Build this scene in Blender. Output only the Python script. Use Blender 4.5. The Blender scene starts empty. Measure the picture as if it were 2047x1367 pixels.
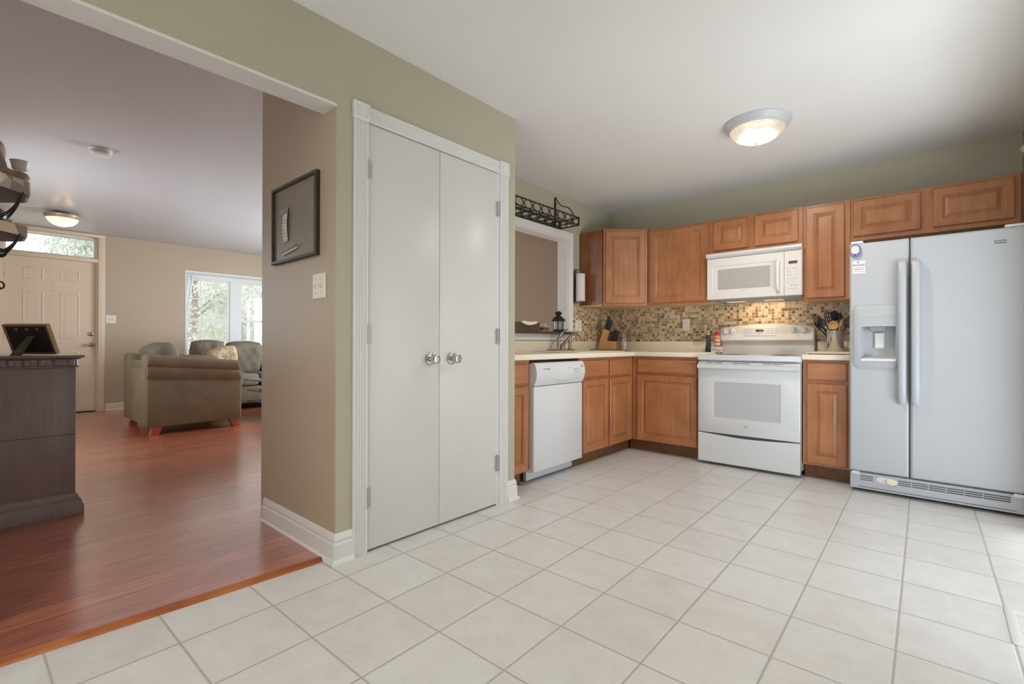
import bpy, bmesh, math, random
from mathutils import Vector, Matrix
random.seed(7)
PI = math.pi
SC = bpy.context.scene
COL = SC.collection

# ------------------------------------------------------------------ camera
def cam_axes(yaw, pitch, roll):
    f = Vector((-math.sin(yaw)*math.cos(pitch), math.cos(yaw)*math.cos(pitch), math.sin(pitch)))
    r = Vector((math.cos(yaw), math.sin(yaw), 0)); u = r.cross(f)
    return r*math.cos(roll)+u*math.sin(roll), -r*math.sin(roll)+u*math.cos(roll), f
cd = bpy.data.cameras.new('camera'); cam = bpy.data.objects.new('camera', cd); COL.objects.link(cam)
r_, u_, f_ = cam_axes(*[math.radians(a) for a in (41.46, .15, .16)])
cam.matrix_world = Matrix(((r_.x, u_.x, -f_.x, 0), (r_.y, u_.y, -f_.y, 0), (r_.z, u_.z, -f_.z, 1.0), (0, 0, 0, 1)))
cd.sensor_fit = 'HORIZONTAL'; cd.sensor_width = 36; cd.lens = 961.7/2047*36; cd.clip_start = .05
SC.camera = cam

# ------------------------------------------------------------------ view, world, daylight, added fill lights
vs = SC.view_settings
vs.view_transform = 'Standard'; vs.look = 'None'; vs.gamma = 1; vs.exposure = 0; vs.use_curve_mapping = False
W = bpy.data.worlds.new('overcast sky'); SC.world = W; W.use_nodes = True
wn = W.node_tree.nodes; bg = wn['Background']
bg.inputs[0].default_value = (.86, .93, 1.0, 1); bg.inputs[1].default_value = 1.6

def area(name, loc, rot, sx, sy, power, col):
    l = bpy.data.lights.new(name, 'AREA'); l.shape = 'RECTANGLE'; l.size = sx; l.size_y = sy
    l.energy = power; l.color = col
    o = bpy.data.objects.new(name, l); COL.objects.link(o); o.location = loc; o.rotation_euler = rot
    return o
DAY = (.90, .96, 1.0)
from mathutils import Vector as V_
def aim(d): return V_(d).to_track_quat('-Z', 'Y').to_euler()
COOL = (.80, .91, 1.0)
area('daylight_patio_door', (1.5, 2.83, 1.5), aim((-1, 0, -.12)), 2.6, 2.4, 17, COOL)
area('ceiling_fill_patio_side', (1.6, 2.1, -.05), aim((-.55, .62, .58)), 2.0, 1.6, 95, COOL)  # added lamp outside, brightens the kitchen ceiling like deck bounce
area('added_fill_rear', (-.85, -2.6, 1.3), aim((0, 1, 0)), 2.0, 1.9, 10, COOL)  # added fill behind the camera, through an invented rear window
area('ceiling_fill_rear', (-.85, -3.3, .1), aim((0, .75, .66)), 2.2, 1.4, 95, COOL)  # added upward lamp behind the camera, lifts the ceiling; no deck there
area('added_fill_living_right', (-6.3, 4.98, 1.35), aim((0, -1, 0)), 2.2, 1.6, 210, COOL)  # added lamp out of view, brightens the living room
area('added_fill_living_left', (-6.0, -.36, 1.5), aim((0, 1, 0)), 1.3, 1.1, 38, COOL)  # added lamp out of view, lifts the wall behind the pass-through
sl_ = bpy.data.lights.new('sun', 'SUN'); sl_.energy = 6; sl_.angle = .3; sl_.color = (1, .98, .94)
so_ = bpy.data.objects.new('sun', sl_); COL.objects.link(so_); so_.rotation_euler = (.02, .03, 0)

# ------------------------------------------------------------------ materials
def lin(c):
    c = c/255
    return c/12.92 if c <= .04045 else ((c+.055)/1.055)**2.4
def rgb(r, g, b, k=1.0):
    return tuple(min(.9, lin(v)*k) for v in (r, g, b)) + (1,)
class NT:
    def __init__(s, name):
        s.m = bpy.data.materials.new(name); s.m.use_nodes = True
        s.t = s.m.node_tree; s.n = s.t.nodes; s.b = s.n['Principled BSDF']; s.out = s.n['Material Output']
    def new(s, kind, **k):
        n = s.n.new(kind)
        for a, v in k.items(): setattr(n, a, v)
        return n
    def link(s, a, b): s.t.links.new(a, b)
    def set(s, sock, v):
        if hasattr(v, 'is_linked') or isinstance(v, bpy.types.NodeSocket): s.link(v, sock)
        else: sock.default_value = v
    def math(s, op, a, b=0.0, c=None):
        n = s.new('ShaderNodeMath', operation=op)
        s.set(n.inputs[0], a); s.set(n.inputs[1], b)
        if c is not None: s.set(n.inputs[2], c)
        return n.outputs[0]
    def obj(s): return s.new('ShaderNodeTexCoord').outputs['Object']
    def mapping(s, v, scale=(1, 1, 1), rot=(0, 0, 0), loc=(0, 0, 0)):
        n = s.new('ShaderNodeMapping'); s.link(v, n.inputs[0])
        n.inputs['Scale'].default_value = scale; n.inputs['Rotation'].default_value = rot; n.inputs['Location'].default_value = loc
        return n.outputs[0]
    def noise(s, v, scale, detail=3, rough=.5, dist=0):
        n = s.new('ShaderNodeTexNoise'); s.link(v, n.inputs['Vector'])
        n.inputs['Scale'].default_value = scale; n.inputs['Detail'].default_value = detail
        n.inputs['Roughness'].default_value = rough; n.inputs['Distortion'].default_value = dist
        return n.outputs['Fac']
    def ramp(s, f, stops, const=False):
        n = s.new('ShaderNodeValToRGB'); s.link(f, n.inputs[0]); e = n.color_ramp.elements
        if const: n.color_ramp.interpolation = 'CONSTANT'
        e[0].position, e[0].color = stops[0]; e[1].position, e[1].color = stops[-1]
        for p, c in stops[1:-1]:
            x = e.new(p); x.color = c
        return n.outputs[0]
    def mix(s, f, a, b, blend='MIX'):
        n = s.new('ShaderNodeMix', data_type='RGBA', blend_type=blend)
        s.set(n.inputs['Factor'], f); s.set(n.inputs[6], a); s.set(n.inputs[7], b)
        return n.outputs[2]
    def bump(s, h, strength=.2, dist=.002):
        n = s.new('ShaderNodeBump'); s.link(h, n.inputs['Height'])
        n.inputs['Strength'].default_value = strength; n.inputs['Distance'].default_value = dist
        s.link(n.outputs[0], s.b.inputs['Normal'])
    def pr(s, rough=.5, metal=0, spec=.5, coat=0, coat_rough=.1):
        i = s.b.inputs
        i['Roughness'].default_value = rough; i['Metallic'].default_value = metal
        i['Specular IOR Level'].default_value = spec; i['Coat Weight'].default_value = coat; i['Coat Roughness'].default_value = coat_rough

def plain(name, c, rough=.5, metal=0, spec=.5, coat=0, var=.06, vscale=6, bump=0, bscale=60, bdist=.002):
    t = NT(name); o = t.obj(); f = t.noise(o, vscale, 3)
    d = tuple(v*(1-var) for v in c[:3])+(1,); l = tuple(min(.95, v*(1+var)) for v in c[:3])+(1,)
    t.link(t.ramp(f, [(.3, d), (.7, l)]), t.b.inputs['Base Color']); t.pr(rough, metal, spec, coat)
    if bump: t.bump(t.noise(o, bscale, 4), bump, bdist)
    return t.m
def wood(name, dark, mid, light, axis=2, rough=.35, coat=.3, scale=1.0, blot=.5):
    t = NT(name); o = t.obj()
    sc = [14*scale]*3; sc[axis] = 1.1*scale
    g = t.noise(t.mapping(o, tuple(sc)), 3.0, 6, .6, .6)
    sc2 = [90*scale]*3; sc2[axis] = 4*scale
    g2 = t.noise(t.mapping(o, tuple(sc2)), 2.0, 3, .5)
    b = t.noise(o, 5, 2)
    f = t.math('ADD', t.math('MULTIPLY', g, .55), t.math('MULTIPLY', b, .45))
    c = t.ramp(f, [(.33, dark), (.5, mid), (.68, light)])
    c = t.mix(t.math('MULTIPLY', t.math('SUBTRACT', g2, .42), blot), c, dark)
    t.link(c, t.b.inputs['Base Color']); t.pr(rough, 0, .5, coat, .25); t.bump(g2, .06, .001)
    return t.m
def emit(name, c, s):
    t = NT(name); e = t.new('ShaderNodeEmission'); e.inputs[0].default_value = c; e.inputs[1].default_value = s
    t.link(e.outputs[0], t.out.inputs[0]); return t.m
def pane(name, tint=(1, 1, 1, 1), gloss=.07, rough=.0):
    t = NT(name); a = t.new('ShaderNodeBsdfTransparent'); a.inputs[0].default_value = tint
    g = t.new('ShaderNodeBsdfGlossy'); g.inputs['Roughness'].default_value = rough
    m = t.new('ShaderNodeMixShader'); m.inputs[0].default_value = gloss
    t.link(a.outputs[0], m.inputs[1]); t.link(g.outputs[0], m.inputs[2]); t.link(m.outputs[0], t.out.inputs[0]); return t.m

M = {}
M['sage'] = plain('sage_wall_paint', rgb(189, 182, 160), .55, spec=.35, var=.02, vscale=2, bump=.05, bscale=180)
M['taupe'] = plain('taupe_wall_paint', rgb(186, 167, 144), .42, spec=.45, var=.02, vscale=2, bump=.05, bscale=180)
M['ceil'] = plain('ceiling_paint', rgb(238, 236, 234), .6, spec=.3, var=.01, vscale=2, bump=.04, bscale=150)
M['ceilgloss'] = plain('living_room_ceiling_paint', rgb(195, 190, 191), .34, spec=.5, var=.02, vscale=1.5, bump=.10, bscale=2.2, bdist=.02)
M['white'] = plain('white_trim_paint', rgb(232, 230, 226), .4, spec=.5, var=.015, vscale=3)
M['doorwhite'] = plain('white_closet_door_paint', rgb(224, 222, 218), .33, spec=.5, var=.02, vscale=3, bump=.02, bscale=90)
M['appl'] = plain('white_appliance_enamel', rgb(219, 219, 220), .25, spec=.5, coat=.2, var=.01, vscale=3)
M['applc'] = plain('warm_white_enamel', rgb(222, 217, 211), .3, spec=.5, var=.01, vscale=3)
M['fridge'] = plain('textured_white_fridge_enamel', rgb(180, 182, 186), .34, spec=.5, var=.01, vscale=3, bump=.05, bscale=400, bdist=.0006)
M['gray'] = plain('gray_plastic', rgb(150, 150, 150), .4, var=.03)
M['dgray'] = plain('dark_gray_plastic', rgb(84, 84, 84), .45, var=.04)
M['print'] = plain('pale_gray_print', rgb(184, 183, 182), .6, var=.03)
M['black'] = plain('black_plastic', rgb(34, 32, 32), .4, var=.1)
M['gap'] = plain('dark_void', rgb(42, 38, 34), .8, var=.1)
M['iron'] = plain('black_wrought_iron', rgb(52, 46, 42), .5, .4, var=.2, vscale=30, bump=.2, bscale=120)
M['chrome'] = plain('brushed_steel', rgb(205, 200, 195), .18, 1, var=.03, vscale=10)
M['nickel'] = plain('satin_nickel', rgb(170, 160, 148), .3, 1, var=.05, vscale=12)
M['hingepaint'] = plain('worn_hinge_metal', rgb(186, 182, 176), .4, .3, var=.08, vscale=40)
M['steel'] = plain('polished_steel', rgb(214, 208, 200), .16, 1, var=.03, vscale=10)
M['brass'] = plain('antique_bronze', rgb(182, 160, 134), .4, .4, var=.1)
M['cab'] = wood('stained_maple', rgb(154, 98, 60), rgb(174, 113, 70), rgb(190, 130, 86), blot=.22)
M['cabx'] = wood('stained_maple_horizontal', rgb(154, 98, 60), rgb(174, 113, 70), rgb(190, 130, 86), blot=.22, axis=0)
M['caby'] = wood('stained_maple_along_wall', rgb(154, 98, 60), rgb(174, 113, 70), rgb(190, 130, 86), blot=.22, axis=1)
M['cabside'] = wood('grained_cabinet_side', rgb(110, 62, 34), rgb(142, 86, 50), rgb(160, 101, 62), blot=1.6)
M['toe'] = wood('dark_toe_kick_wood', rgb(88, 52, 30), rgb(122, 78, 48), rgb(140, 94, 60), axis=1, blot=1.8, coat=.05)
M['rawwood'] = plain('pale_unfinished_wood', rgb(222, 186, 140), .6, var=.06)
M['cherry'] = wood('red_cherry_wood', rgb(130, 50, 34), rgb(165, 70, 48), rgb(185, 88, 60), coat=.4)
M['espresso'] = wood('espresso_wood', rgb(120, 105, 112), rgb(131, 115, 122), rgb(142, 124, 131), rough=.3, coat=.6, blot=.3)
M['threshold'] = wood('orange_oak_strip', rgb(140, 74, 34), rgb(176, 100, 50), rgb(196, 122, 68), axis=1, rough=.4, coat=.1)
M['block'] = wood('pale_block_wood', rgb(196, 142, 88), rgb(218, 168, 112), rgb(230, 186, 132), rough=.5, coat=0, blot=.3)
M['spoonwood'] = plain('spoon_wood', rgb(205, 160, 110), .6, var=.1, vscale=20)
M['ledge'] = wood('dark_ledge_wood', rgb(62, 44, 34), rgb(84, 62, 50), rgb(98, 76, 62), axis=1, rough=.35, coat=.2)
M['sofa'] = plain('olive_taupe_microfiber', rgb(122, 106, 84), .85, spec=.2, var=.14, vscale=5, bump=.25, bscale=9, bdist=.01)
M['cushion'] = plain('gray_green_microfiber', rgb(116, 105, 90), .85, spec=.2, var=.14, vscale=6, bump=.4, bscale=11, bdist=.012)
M['throw'] = plain('tan_patterned_throw', rgb(178, 154, 122), .85, spec=.2, var=.35, vscale=26, bump=.4, bscale=20, bdist=.01)
M['entry'] = plain('cream_entry_door_paint', rgb(226, 206, 180), .4, var=.02, vscale=3)
M['counter'] = plain('cream_speckled_laminate', rgb(241, 230, 210), .3, spec=.5, var=.07, vscale=260)
M['paper'] = plain('white_paper', rgb(228, 224, 220), .8, var=.02)
M['cream'] = plain('cream_plastic', rgb(234, 222, 198), .4, var=.02)
M['almond'] = plain('almond_plate', rgb(234, 226, 210), .35, var=.02)
M['slate'] = plain('smoked_glass_top', rgb(118, 120, 138), .22, spec=.7, var=.1)  # bluish window reflection put into the base colour
M['glassgreen'] = plain('green_glass_board', rgb(88, 116, 78), .15, spec=.6, var=.3, vscale=22)
M['boardred'] = plain('red_board_end', rgb(160, 80, 52), .2, spec=.6, var=.2, vscale=25)
M['stone'] = plain('weathered_stone', rgb(172, 158, 142), .85, var=.3, vscale=26, bump=.5, bscale=60, bdist=.004)
M['celadon'] = plain('mottled_green_ceramic', rgb(128, 140, 116), .3, var=.45, vscale=16)
M['cup'] = plain('white_ceramic', rgb(214, 212, 206), .35, var=.02)
M['chalk'] = plain('chalkboard_surface', rgb(134, 122, 108), .38, spec=.6, var=.08, vscale=5)
M['frame'] = plain('dark_bronze_frame', rgb(70, 60, 44), .4, .3, var=.15, vscale=10)
M['gold'] = plain('antique_gold_edge', rgb(150, 128, 84), .4, .4, var=.15)
M['backing'] = plain('black_felt_backing', rgb(44, 38, 38), .9, var=.2, vscale=14)
M['blue'] = plain('periwinkle_plastic', rgb(112, 118, 176), .4, var=.05)
M['navy'] = plain('navy_print', rgb(62, 52, 96), .5, var=.05)
M['ledyellow'] = plain('yellow_led_lens', rgb(236, 214, 150), .25, var=.15, vscale=150)
M['pinkprint'] = plain('pinkish_print', rgb(196, 172, 168), .6, var=.05)
M['tan'] = plain('tan_print', rgb(186, 160, 146), .6, var=.05)
M['red'] = plain('red_cap_plastic', rgb(176, 40, 44), .35, var=.08)
M['spice'] = plain('orange_label', rgb(206, 92, 56), .5, var=.2, vscale=70)
M['yellow'] = plain('yellow_label_band', rgb(214, 174, 84), .5, var=.1)
M['mill'] = plain('smoked_mill_body', rgb(72, 68, 64), .15, .5, var=.2, vscale=20)
M['flour'] = plain('white_powder', rgb(226, 206, 180), .9, var=.04, vscale=30)
M['pane'] = pane('window_pane')
M['glass'] = pane('clear_jar_glass', (.94, .95, .94, 1), .12, .05)
M['lantglass'] = pane('pale_lantern_glass', (.96, .97, .98, 1), .34, .25)
M['display'] = plain('dark_red_display', rgb(92, 46, 44), .2, var=.1)
M['purple'] = plain('purple_display_window', rgb(96, 72, 104), .2, var=.06)
M['digit'] = emit('green_digits', (.35, .8, .1, 1), .8)
M['wax'] = plain('cream_wax', rgb(232, 224, 196), .5, var=.05)
M['darkwax'] = plain('dark_jar_label', rgb(80, 66, 58), .5, var=.1)
M['sheer'] = plain('white_sheer_fabric', rgb(240, 240, 244), .8, var=.02)
M['lawn'] = plain('lawn', rgb(150, 153, 138), .9, var=.2, vscale=3)
M['deck'] = plain('pale_deck', rgb(190, 188, 184), .8, var=.05)
M['bark'] = plain('bark', rgb(190, 180, 166), .9, var=.3, vscale=12, bump=.5, bscale=20, bdist=.02)
M['clay'] = plain('clay_mosaic', rgb(156, 132, 104), .4, var=.1)

def leafmat(name, c):
    t = NT(name); f = t.noise(t.obj(), 1.6, 3)
    col = t.ramp(f, [(.3, tuple(v*.85 for v in c[:3])+(1,)), (.7, c)])
    d = t.new('ShaderNodeBsdfDiffuse'); tr = t.new('ShaderNodeBsdfTranslucent'); m = t.new('ShaderNodeMixShader')
    t.link(col, d.inputs[0]); t.link(col, tr.inputs[0]); m.inputs[0].default_value = .5
    t.link(d.outputs[0], m.inputs[1]); t.link(tr.outputs[0], m.inputs[2]); t.link(m.outputs[0], t.out.inputs[0]); return t.m
M['leaf'] = leafmat('pale_spring_leaves', (.86, .87, .80, 1))
M['leaf2'] = leafmat('green_leaves', (.74, .78, .70, 1))

def tile_floor():
    t = NT('cream_ceramic_floor_tile'); o = t.obj(); s = t.new('ShaderNodeSeparateXYZ'); t.link(o, s.inputs[0])
    a = math.radians(.87); T = 1/3.317
    u = t.math('ADD', t.math('MULTIPLY', s.outputs[0], math.cos(a)/T), t.math('MULTIPLY_ADD', s.outputs[1], math.sin(a)/T, 7.236+40))
    v = t.math('ADD', t.math('MULTIPLY', s.outputs[0], -math.sin(a)/T/1.003), t.math('MULTIPLY_ADD', s.outputs[1], math.cos(a)/T/1.003, -2.664/1.003+40))
    def dist(x):
        fr = t.math('FRACT', x); return t.math('MINIMUM', fr, t.math('SUBTRACT', 1.0, fr))
    d = t.math('MINIMUM', dist(u), dist(v))
    g = t.new('ShaderNodeMapRange'); t.link(d, g.inputs[0]); g.inputs[1].default_value = .0085; g.inputs[2].default_value = .0125
    cell = t.new('ShaderNodeCombineXYZ'); t.link(t.math('FLOOR', u), cell.inputs[0]); t.link(t.math('FLOOR', v), cell.inputs[1])
    wnz = t.new('ShaderNodeTexWhiteNoise', noise_dimensions='3D'); t.link(cell.outputs[0], wnz.inputs['Vector'])
    n1 = t.noise(o, 9, 5, .6); n2 = t.noise(o, 70, 3)
    f = t.math('ADD', t.math('MULTIPLY', n1, .6), t.math('ADD', t.math('MULTIPLY', n2, .25), t.math('MULTIPLY', wnz.outputs[0], .15)))
    c = t.ramp(f, [(.35, rgb(216, 212, 208)), (.5, rgb(223, 220, 216)), (.65, rgb(228, 226, 223))])
    c = t.mix(g.outputs[0], rgb(184, 179, 175), c)
    t.link(c, t.b.inputs['Base Color']); t.pr(.33, 0, .5)
    r = t.new('ShaderNodeMapRange'); t.link(g.outputs[0], r.inputs[0]); r.inputs[3].default_value = .8; r.inputs[4].default_value = .36
    t.link(r.outputs[0], t.b.inputs['Roughness'])
    h = t.new('ShaderNodeMapRange'); t.link(d, h.inputs[0]); h.inputs[1].default_value = .006; h.inputs[2].default_value = .022
    t.bump(t.math('ADD', h.outputs[0], t.math('MULTIPLY', n2, .06)), .5, .003)
    return t.m
M['tile'] = tile_floor()
def plank_floor():
    t = NT('red_cherry_plank_floor'); o = t.obj()
    v = t.mapping(o, rot=(0, 0, PI/2))
    b = t.new('ShaderNodeTexBrick'); t.link(v, b.inputs['Vector'])
    b.offset = .63; b.offset_frequency = 3; b.squash = 1
    for k, val in dict(Scale=1.0).items(): b.inputs[k].default_value = val
    b.inputs['Brick Width'].default_value = 1.22; b.inputs['Row Height'].default_value = .125
    b.inputs['Mortar Size'].default_value = .0034; b.inputs['Mortar Smooth'].default_value = .6; b.inputs['Bias'].default_value = 0
    b.inputs['Color1'].default_value = (0, 0, 0, 1); b.inputs['Color2'].default_value = (1, 1, 1, 1)
    g = t.noise(t.mapping(o, (28, 2.0, 1)), 2.2, 6, .62, .8)
    f = t.math('ADD', t.math('MULTIPLY', g, .88), t.math('MULTIPLY', b.outputs['Color'], .12))
    c = t.ramp(f, [(.3, rgb(132, 64, 42)), (.5, rgb(176, 92, 60)), (.7, rgb(202, 122, 84))])
    c = t.mix(b.outputs['Fac'], c, rgb(104, 58, 42))
    t.link(c, t.b.inputs['Base Color']); t.pr(.34, 0, .7, 1.0, .22); t.b.inputs['Coat IOR'].default_value = 2.8
    t.bump(t.math('SUBTRACT', t.math('MULTIPLY', g, .25), b.outputs['Fac']), .25, .002)
    return t.m
M['plank'] = plank_floor()
def mosaic(name, ax):
    t = NT(name); o = t.obj(); s = t.new('ShaderNodeSeparateXYZ'); t.link(o, s.inputs[0])
    P = .0268
    u = t.math('MULTIPLY_ADD', s.outputs[ax], 1/P, 400.3); v = t.math('MULTIPLY_ADD', s.outputs[2], 1/P, 10-1.021/P+.0)
    iu = t.math('FLOOR', u); iv = t.math('FLOOR', v)
    def wh(x, y, z):
        c = t.new('ShaderNodeCombineXYZ'); t.set(c.inputs[0], x); t.set(c.inputs[1], y); t.set(c.inputs[2], z)
        w = t.new('ShaderNodeTexWhiteNoise', noise_dimensions='3D'); t.link(c.outputs[0], w.inputs['Vector']); return w.outputs[0]
    pu = t.math('FLOOR', t.math('MULTIPLY', u, .5)); dbl = t.math('GREATER_THAN', wh(pu, iv, 3.0), .87)
    idx = t.math('ADD', t.math('MULTIPLY', dbl, t.math('MULTIPLY', pu, 2.0)), t.math('MULTIPLY', t.math('SUBTRACT', 1.0, dbl), iu))
    rnd = wh(idx, iv, 8.0)
    def dist(x):
        fr = t.math('FRACT', x); return t.math('MINIMUM', fr, t.math('SUBTRACT', 1.0, fr))
    du1 = dist(u); du2 = t.math('MULTIPLY', dist(t.math('MULTIPLY', u, .5)), 2.0)
    du = t.math('ADD', t.math('MULTIPLY', dbl, du2), t.math('MULTIPLY', t.math('SUBTRACT', 1.0, dbl), du1))
    d = t.math('MINIMUM', du, dist(v))
    g = t.new('ShaderNodeMapRange'); t.link(d, g.inputs[0]); g.inputs[1].default_value = .05; g.inputs[2].default_value = .09
    c = t.ramp(rnd, [(0, rgb(220, 194, 158)), (.22, rgb(210, 182, 144)), (.38, rgb(184, 164, 132)), (.53, rgb(164, 150, 122)),
                     (.67, rgb(152, 140, 114)), (.80, rgb(150, 116, 82)), (.91, rgb(124, 90, 60))], True)
    c = t.mix(g.outputs[0], rgb(212, 190, 158), c)
    t.link(c, t.b.inputs['Base Color']); t.pr(.25)
    t.bump(g.outputs[0], .4, .0015); return t.m
M['mosx'] = mosaic('glass_stone_mosaic_back', 0); M['mosy'] = mosaic('glass_stone_mosaic_left', 1)

# ------------------------------------------------------------------ mesh helpers
class MB:
    def __init__(s): s.bm = bmesh.new(); s.k = 0
    def eps(s): s.k += 1; return .00017*((s.k-1) % 7)
    def box(s, a, b, bev=0.0, seg=2):
        e = s.eps(); x0, y0, z0 = [min(p, q)-e for p, q in zip(a, b)]; x1, y1, z1 = [max(p, q)+e for p, q in zip(a, b)]
        vs_ = [s.bm.verts.new(p) for p in ((x0, y0, z0), (x1, y0, z0), (x1, y1, z0), (x0, y1, z0), (x0, y0, z1), (x1, y0, z1), (x1, y1, z1), (x0, y1, z1))]
        fs = [s.bm.faces.new([vs_[i] for i in q]) for q in ((3, 2, 1, 0), (4, 5, 6, 7), (0, 1, 5, 4), (1, 2, 6, 5), (2, 3, 7, 6), (3, 0, 4, 7))]
        if bev > 0:
            es = list({e for f in fs for e in f.edges})
            bmesh.ops.bevel(s.bm, geom=es, offset=bev, segments=seg, affect='EDGES', profile=.5)
        return s
    def loft(s, rings, cap0=True, cap1=True, closed=True):
        R = [[s.bm.verts.new(p) for p in r] for r in rings]
        n = len(R[0])
        for A, B in zip(R, R[1:]):
            for i in range(n if closed else n-1):
                j = (i+1) % n
                try: s.bm.faces.new((A[i], A[j], B[j], B[i]))
                except ValueError: pass
        if cap0 and n > 2: s.bm.faces.new(list(reversed(R[0])))
        if cap1 and n > 2: s.bm.faces.new(R[-1])
        return s
    def lathe(s, prof, c=(0, 0, 0), axis=(0, 0, 1), n=32, cap0=True, cap1=True, flute=0, nf=0):
        ax = Vector(axis).normalized(); up = Vector((0, 0, 1)) if abs(ax.z) < .9 else Vector((1, 0, 0))
        e1 = ax.cross(up).normalized(); e2 = ax.cross(e1); c = Vector(c)
        rings = []
        for r, h in prof:
            ring = []
            for i in range(n):
                a = 2*PI*i/n; rr = r*(1+flute*math.cos(nf*a)) if nf else r
                ring.append(c+ax*h+(e1*math.cos(a)-e2*math.sin(a))*(-rr))
            rings.append(ring)
        return s.loft(rings, cap0, cap1)
    def tube(s, pts, r, n=8, closed=False):
        P = [Vector(p) for p in pts]; m = len(P); rings = []; prev = None
        for i in range(m):
            if closed: d = P[(i+1) % m]-P[i-1]
            else: d = P[min(i+1, m-1)]-P[max(i-1, 0)]
            d.normalize()
            if prev is None:
                up = Vector((0, 0, 1)) if abs(d.z) < .9 else Vector((1, 0, 0)); e = d.cross(up).normalized()
            else: e = (prev-d*prev.dot(d)).normalized()
            prev = e; f = d.cross(e); rr = r[i] if isinstance(r, (list, tuple)) else r
            rings.append([P[i]+(e*math.cos(2*PI*k/n)+f*math.sin(2*PI*k/n))*rr for k in range(n)])
        if closed: rings.append(rings[0]); return s.loft(rings, False, False)
        return s.loft(rings)
    def prism(s, poly, d, bev=0):
        d = Vector(d); n0 = len(s.bm.faces)
        A = [Vector(p) for p in poly]; s.loft([A, [p+d for p in A]])
        return s
    def ball(s, c, r, sc=(1, 1, 1), n=16):
        m = Matrix.Translation(c) @ Matrix.Diagonal((r*sc[0], r*sc[1], r*sc[2], 1))
        bmesh.ops.create_uvsphere(s.bm, u_segments=n, v_segments=max(6, n//2+2), radius=1, matrix=m); return s
    def text(s, txt, size, origin, u, v, depth=.0004, align='CENTER'):
        cu = bpy.data.curves.new('t', 'FONT'); cu.body = txt; cu.size = size; cu.align_x = align; cu.align_y = 'CENTER'; cu.extrude = depth; cu.resolution_u = 3
        o = bpy.data.objects.new('t', cu); COL.objects.link(o)
        me = bpy.data.meshes.new_from_object(o)
        u = Vector(u).normalized(); v = Vector(v).normalized(); w = u.cross(v); og = Vector(origin)
        for vt in me.vertices: vt.co = og+u*vt.co.x+v*vt.co.y+w*vt.co.z
        s.bm.from_mesh(me); bpy.data.objects.remove(o); bpy.data.curves.remove(cu); bpy.data.meshes.remove(me); return s
    def xform(s, mtx): bmesh.ops.transform(s.bm, matrix=mtx, verts=s.bm.verts); return s
    def build(s, name, m, parent=None, smooth=None, angle=35):
        me = bpy.data.meshes.new(name); bmesh.ops.recalc_face_normals(s.bm, faces=s.bm.faces)
        if parent is not None:
            bmesh.ops.translate(s.bm, vec=-base(parent), verts=s.bm.verts)
        s.bm.to_mesh(me); s.bm.free()
        if smooth is not False:
            for p in me.polygons: p.use_smooth = True
            me.set_sharp_from_angle(angle=math.radians(angle))
        o = bpy.data.objects.new(name, me); COL.objects.link(o)
        me.materials.append(M[m] if isinstance(m, str) else m)
        if parent is not None: o.parent = parent
        return o
def base(o):
    v = Vector(o.location)
    while o.parent is not None: o = o.parent; v += Vector(o.location)
    return v
def thing(name, label, cat, loc, group=None):
    o = bpy.data.objects.new(name, None); COL.objects.link(o); o.location = loc; o.empty_display_size = .05
    return tag(o, label, cat, group)
def tag(o, label, cat, group=None):
    o['label'] = label; o['category'] = cat
    if group: o['group'] = group
    return o
def struct(o, label=None, cat=None):
    o['kind'] = 'structure'
    if label: o['label'] = label; o['category'] = cat
    return o
class Fr:                                   # a flat frame on a face: u across, v up, n out
    def __init__(s, o, u, v=(0, 0, 1)):
        s.o = Vector(o); s.u = Vector(u).normalized(); s.v = Vector(v).normalized(); s.n = s.u.cross(s.v)
    def p(s, a, b, c=0): return s.o+s.u*a+s.v*b+s.n*c
def rect(fr, u0, v0, u1, v1, h): return [fr.p(u0, v0, h), fr.p(u1, v0, h), fr.p(u1, v1, h), fr.p(u0, v1, h)]
def rrect(fr, u0, v0, u1, v1, h, r, k=5):
    out = []
    for cx_, cy_, a0 in ((u1-r, v0+r, -90), (u1-r, v1-r, 0), (u0+r, v1-r, 90), (u0+r, v0+r, 180)):
        for i in range(k+1):
            a = math.radians(a0+90*i/k); out.append(fr.p(cx_+r*math.cos(a), cy_+r*math.sin(a), h))
    return out
def fbox(mb, fr, u0, v0, u1, v1, h0, h1, b=.0):
    e = mb.eps(); h0 -= e; h1 += e; u0 -= e; v0 -= e; u1 += e; v1 += e
    if b <= 0: return mb.loft([rect(fr, u0, v0, u1, v1, h0), rect(fr, u0, v0, u1, v1, h1)])
    return mb.loft([rect(fr, u0, v0, u1, v1, h0), rect(fr, u0, v0, u1, v1, h1-b), rect(fr, u0+b, v0+b, u1-b, v1-b, h1)])
def raised(mb, fr, u0, v0, u1, v1, t=.02, fw=.052):
    R = [(0, 0), (0, t-.004), (.004, t), (fw-.003, t), (fw, t-.004), (fw+.005, t-.0045), (fw+.007, t-.011), (fw+.011, t-.011), (fw+.028, t-.004), (fw+.030, t-.0015), (fw+.034, t-.001)]
    return mb.loft([rect(fr, u0+i, v0+i, u1-i, v1-i, h) for i, h in R])
def flatpanel(mb, fr, u0, v0, u1, v1, t=.02, fw=.055):
    R = [(0, 0), (0, t-.004), (.004, t), (fw-.006, t), (fw-.002, t-.005), (fw+.004, t-.006), (fw+.012, t-.013)]
    return mb.loft([rect(fr, u0+i, v0+i, u1-i, v1-i, h) for i, h in R])
def slab(mb, fr, u0, v0, u1, v1, t=.02):
    R = [(0, 0), (0, t-.006), (.003, t-.002), (.008, t)]
    return mb.loft([rect(fr, u0+i, v0+i, u1-i, v1-i, h) for i, h in R])
def copy_tree(o, parent=None):
    c = o.copy(); COL.objects.link(c)
    if parent is not None: c.parent = parent
    for ch in list(o.children): copy_tree(ch, c)
    return c

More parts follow.
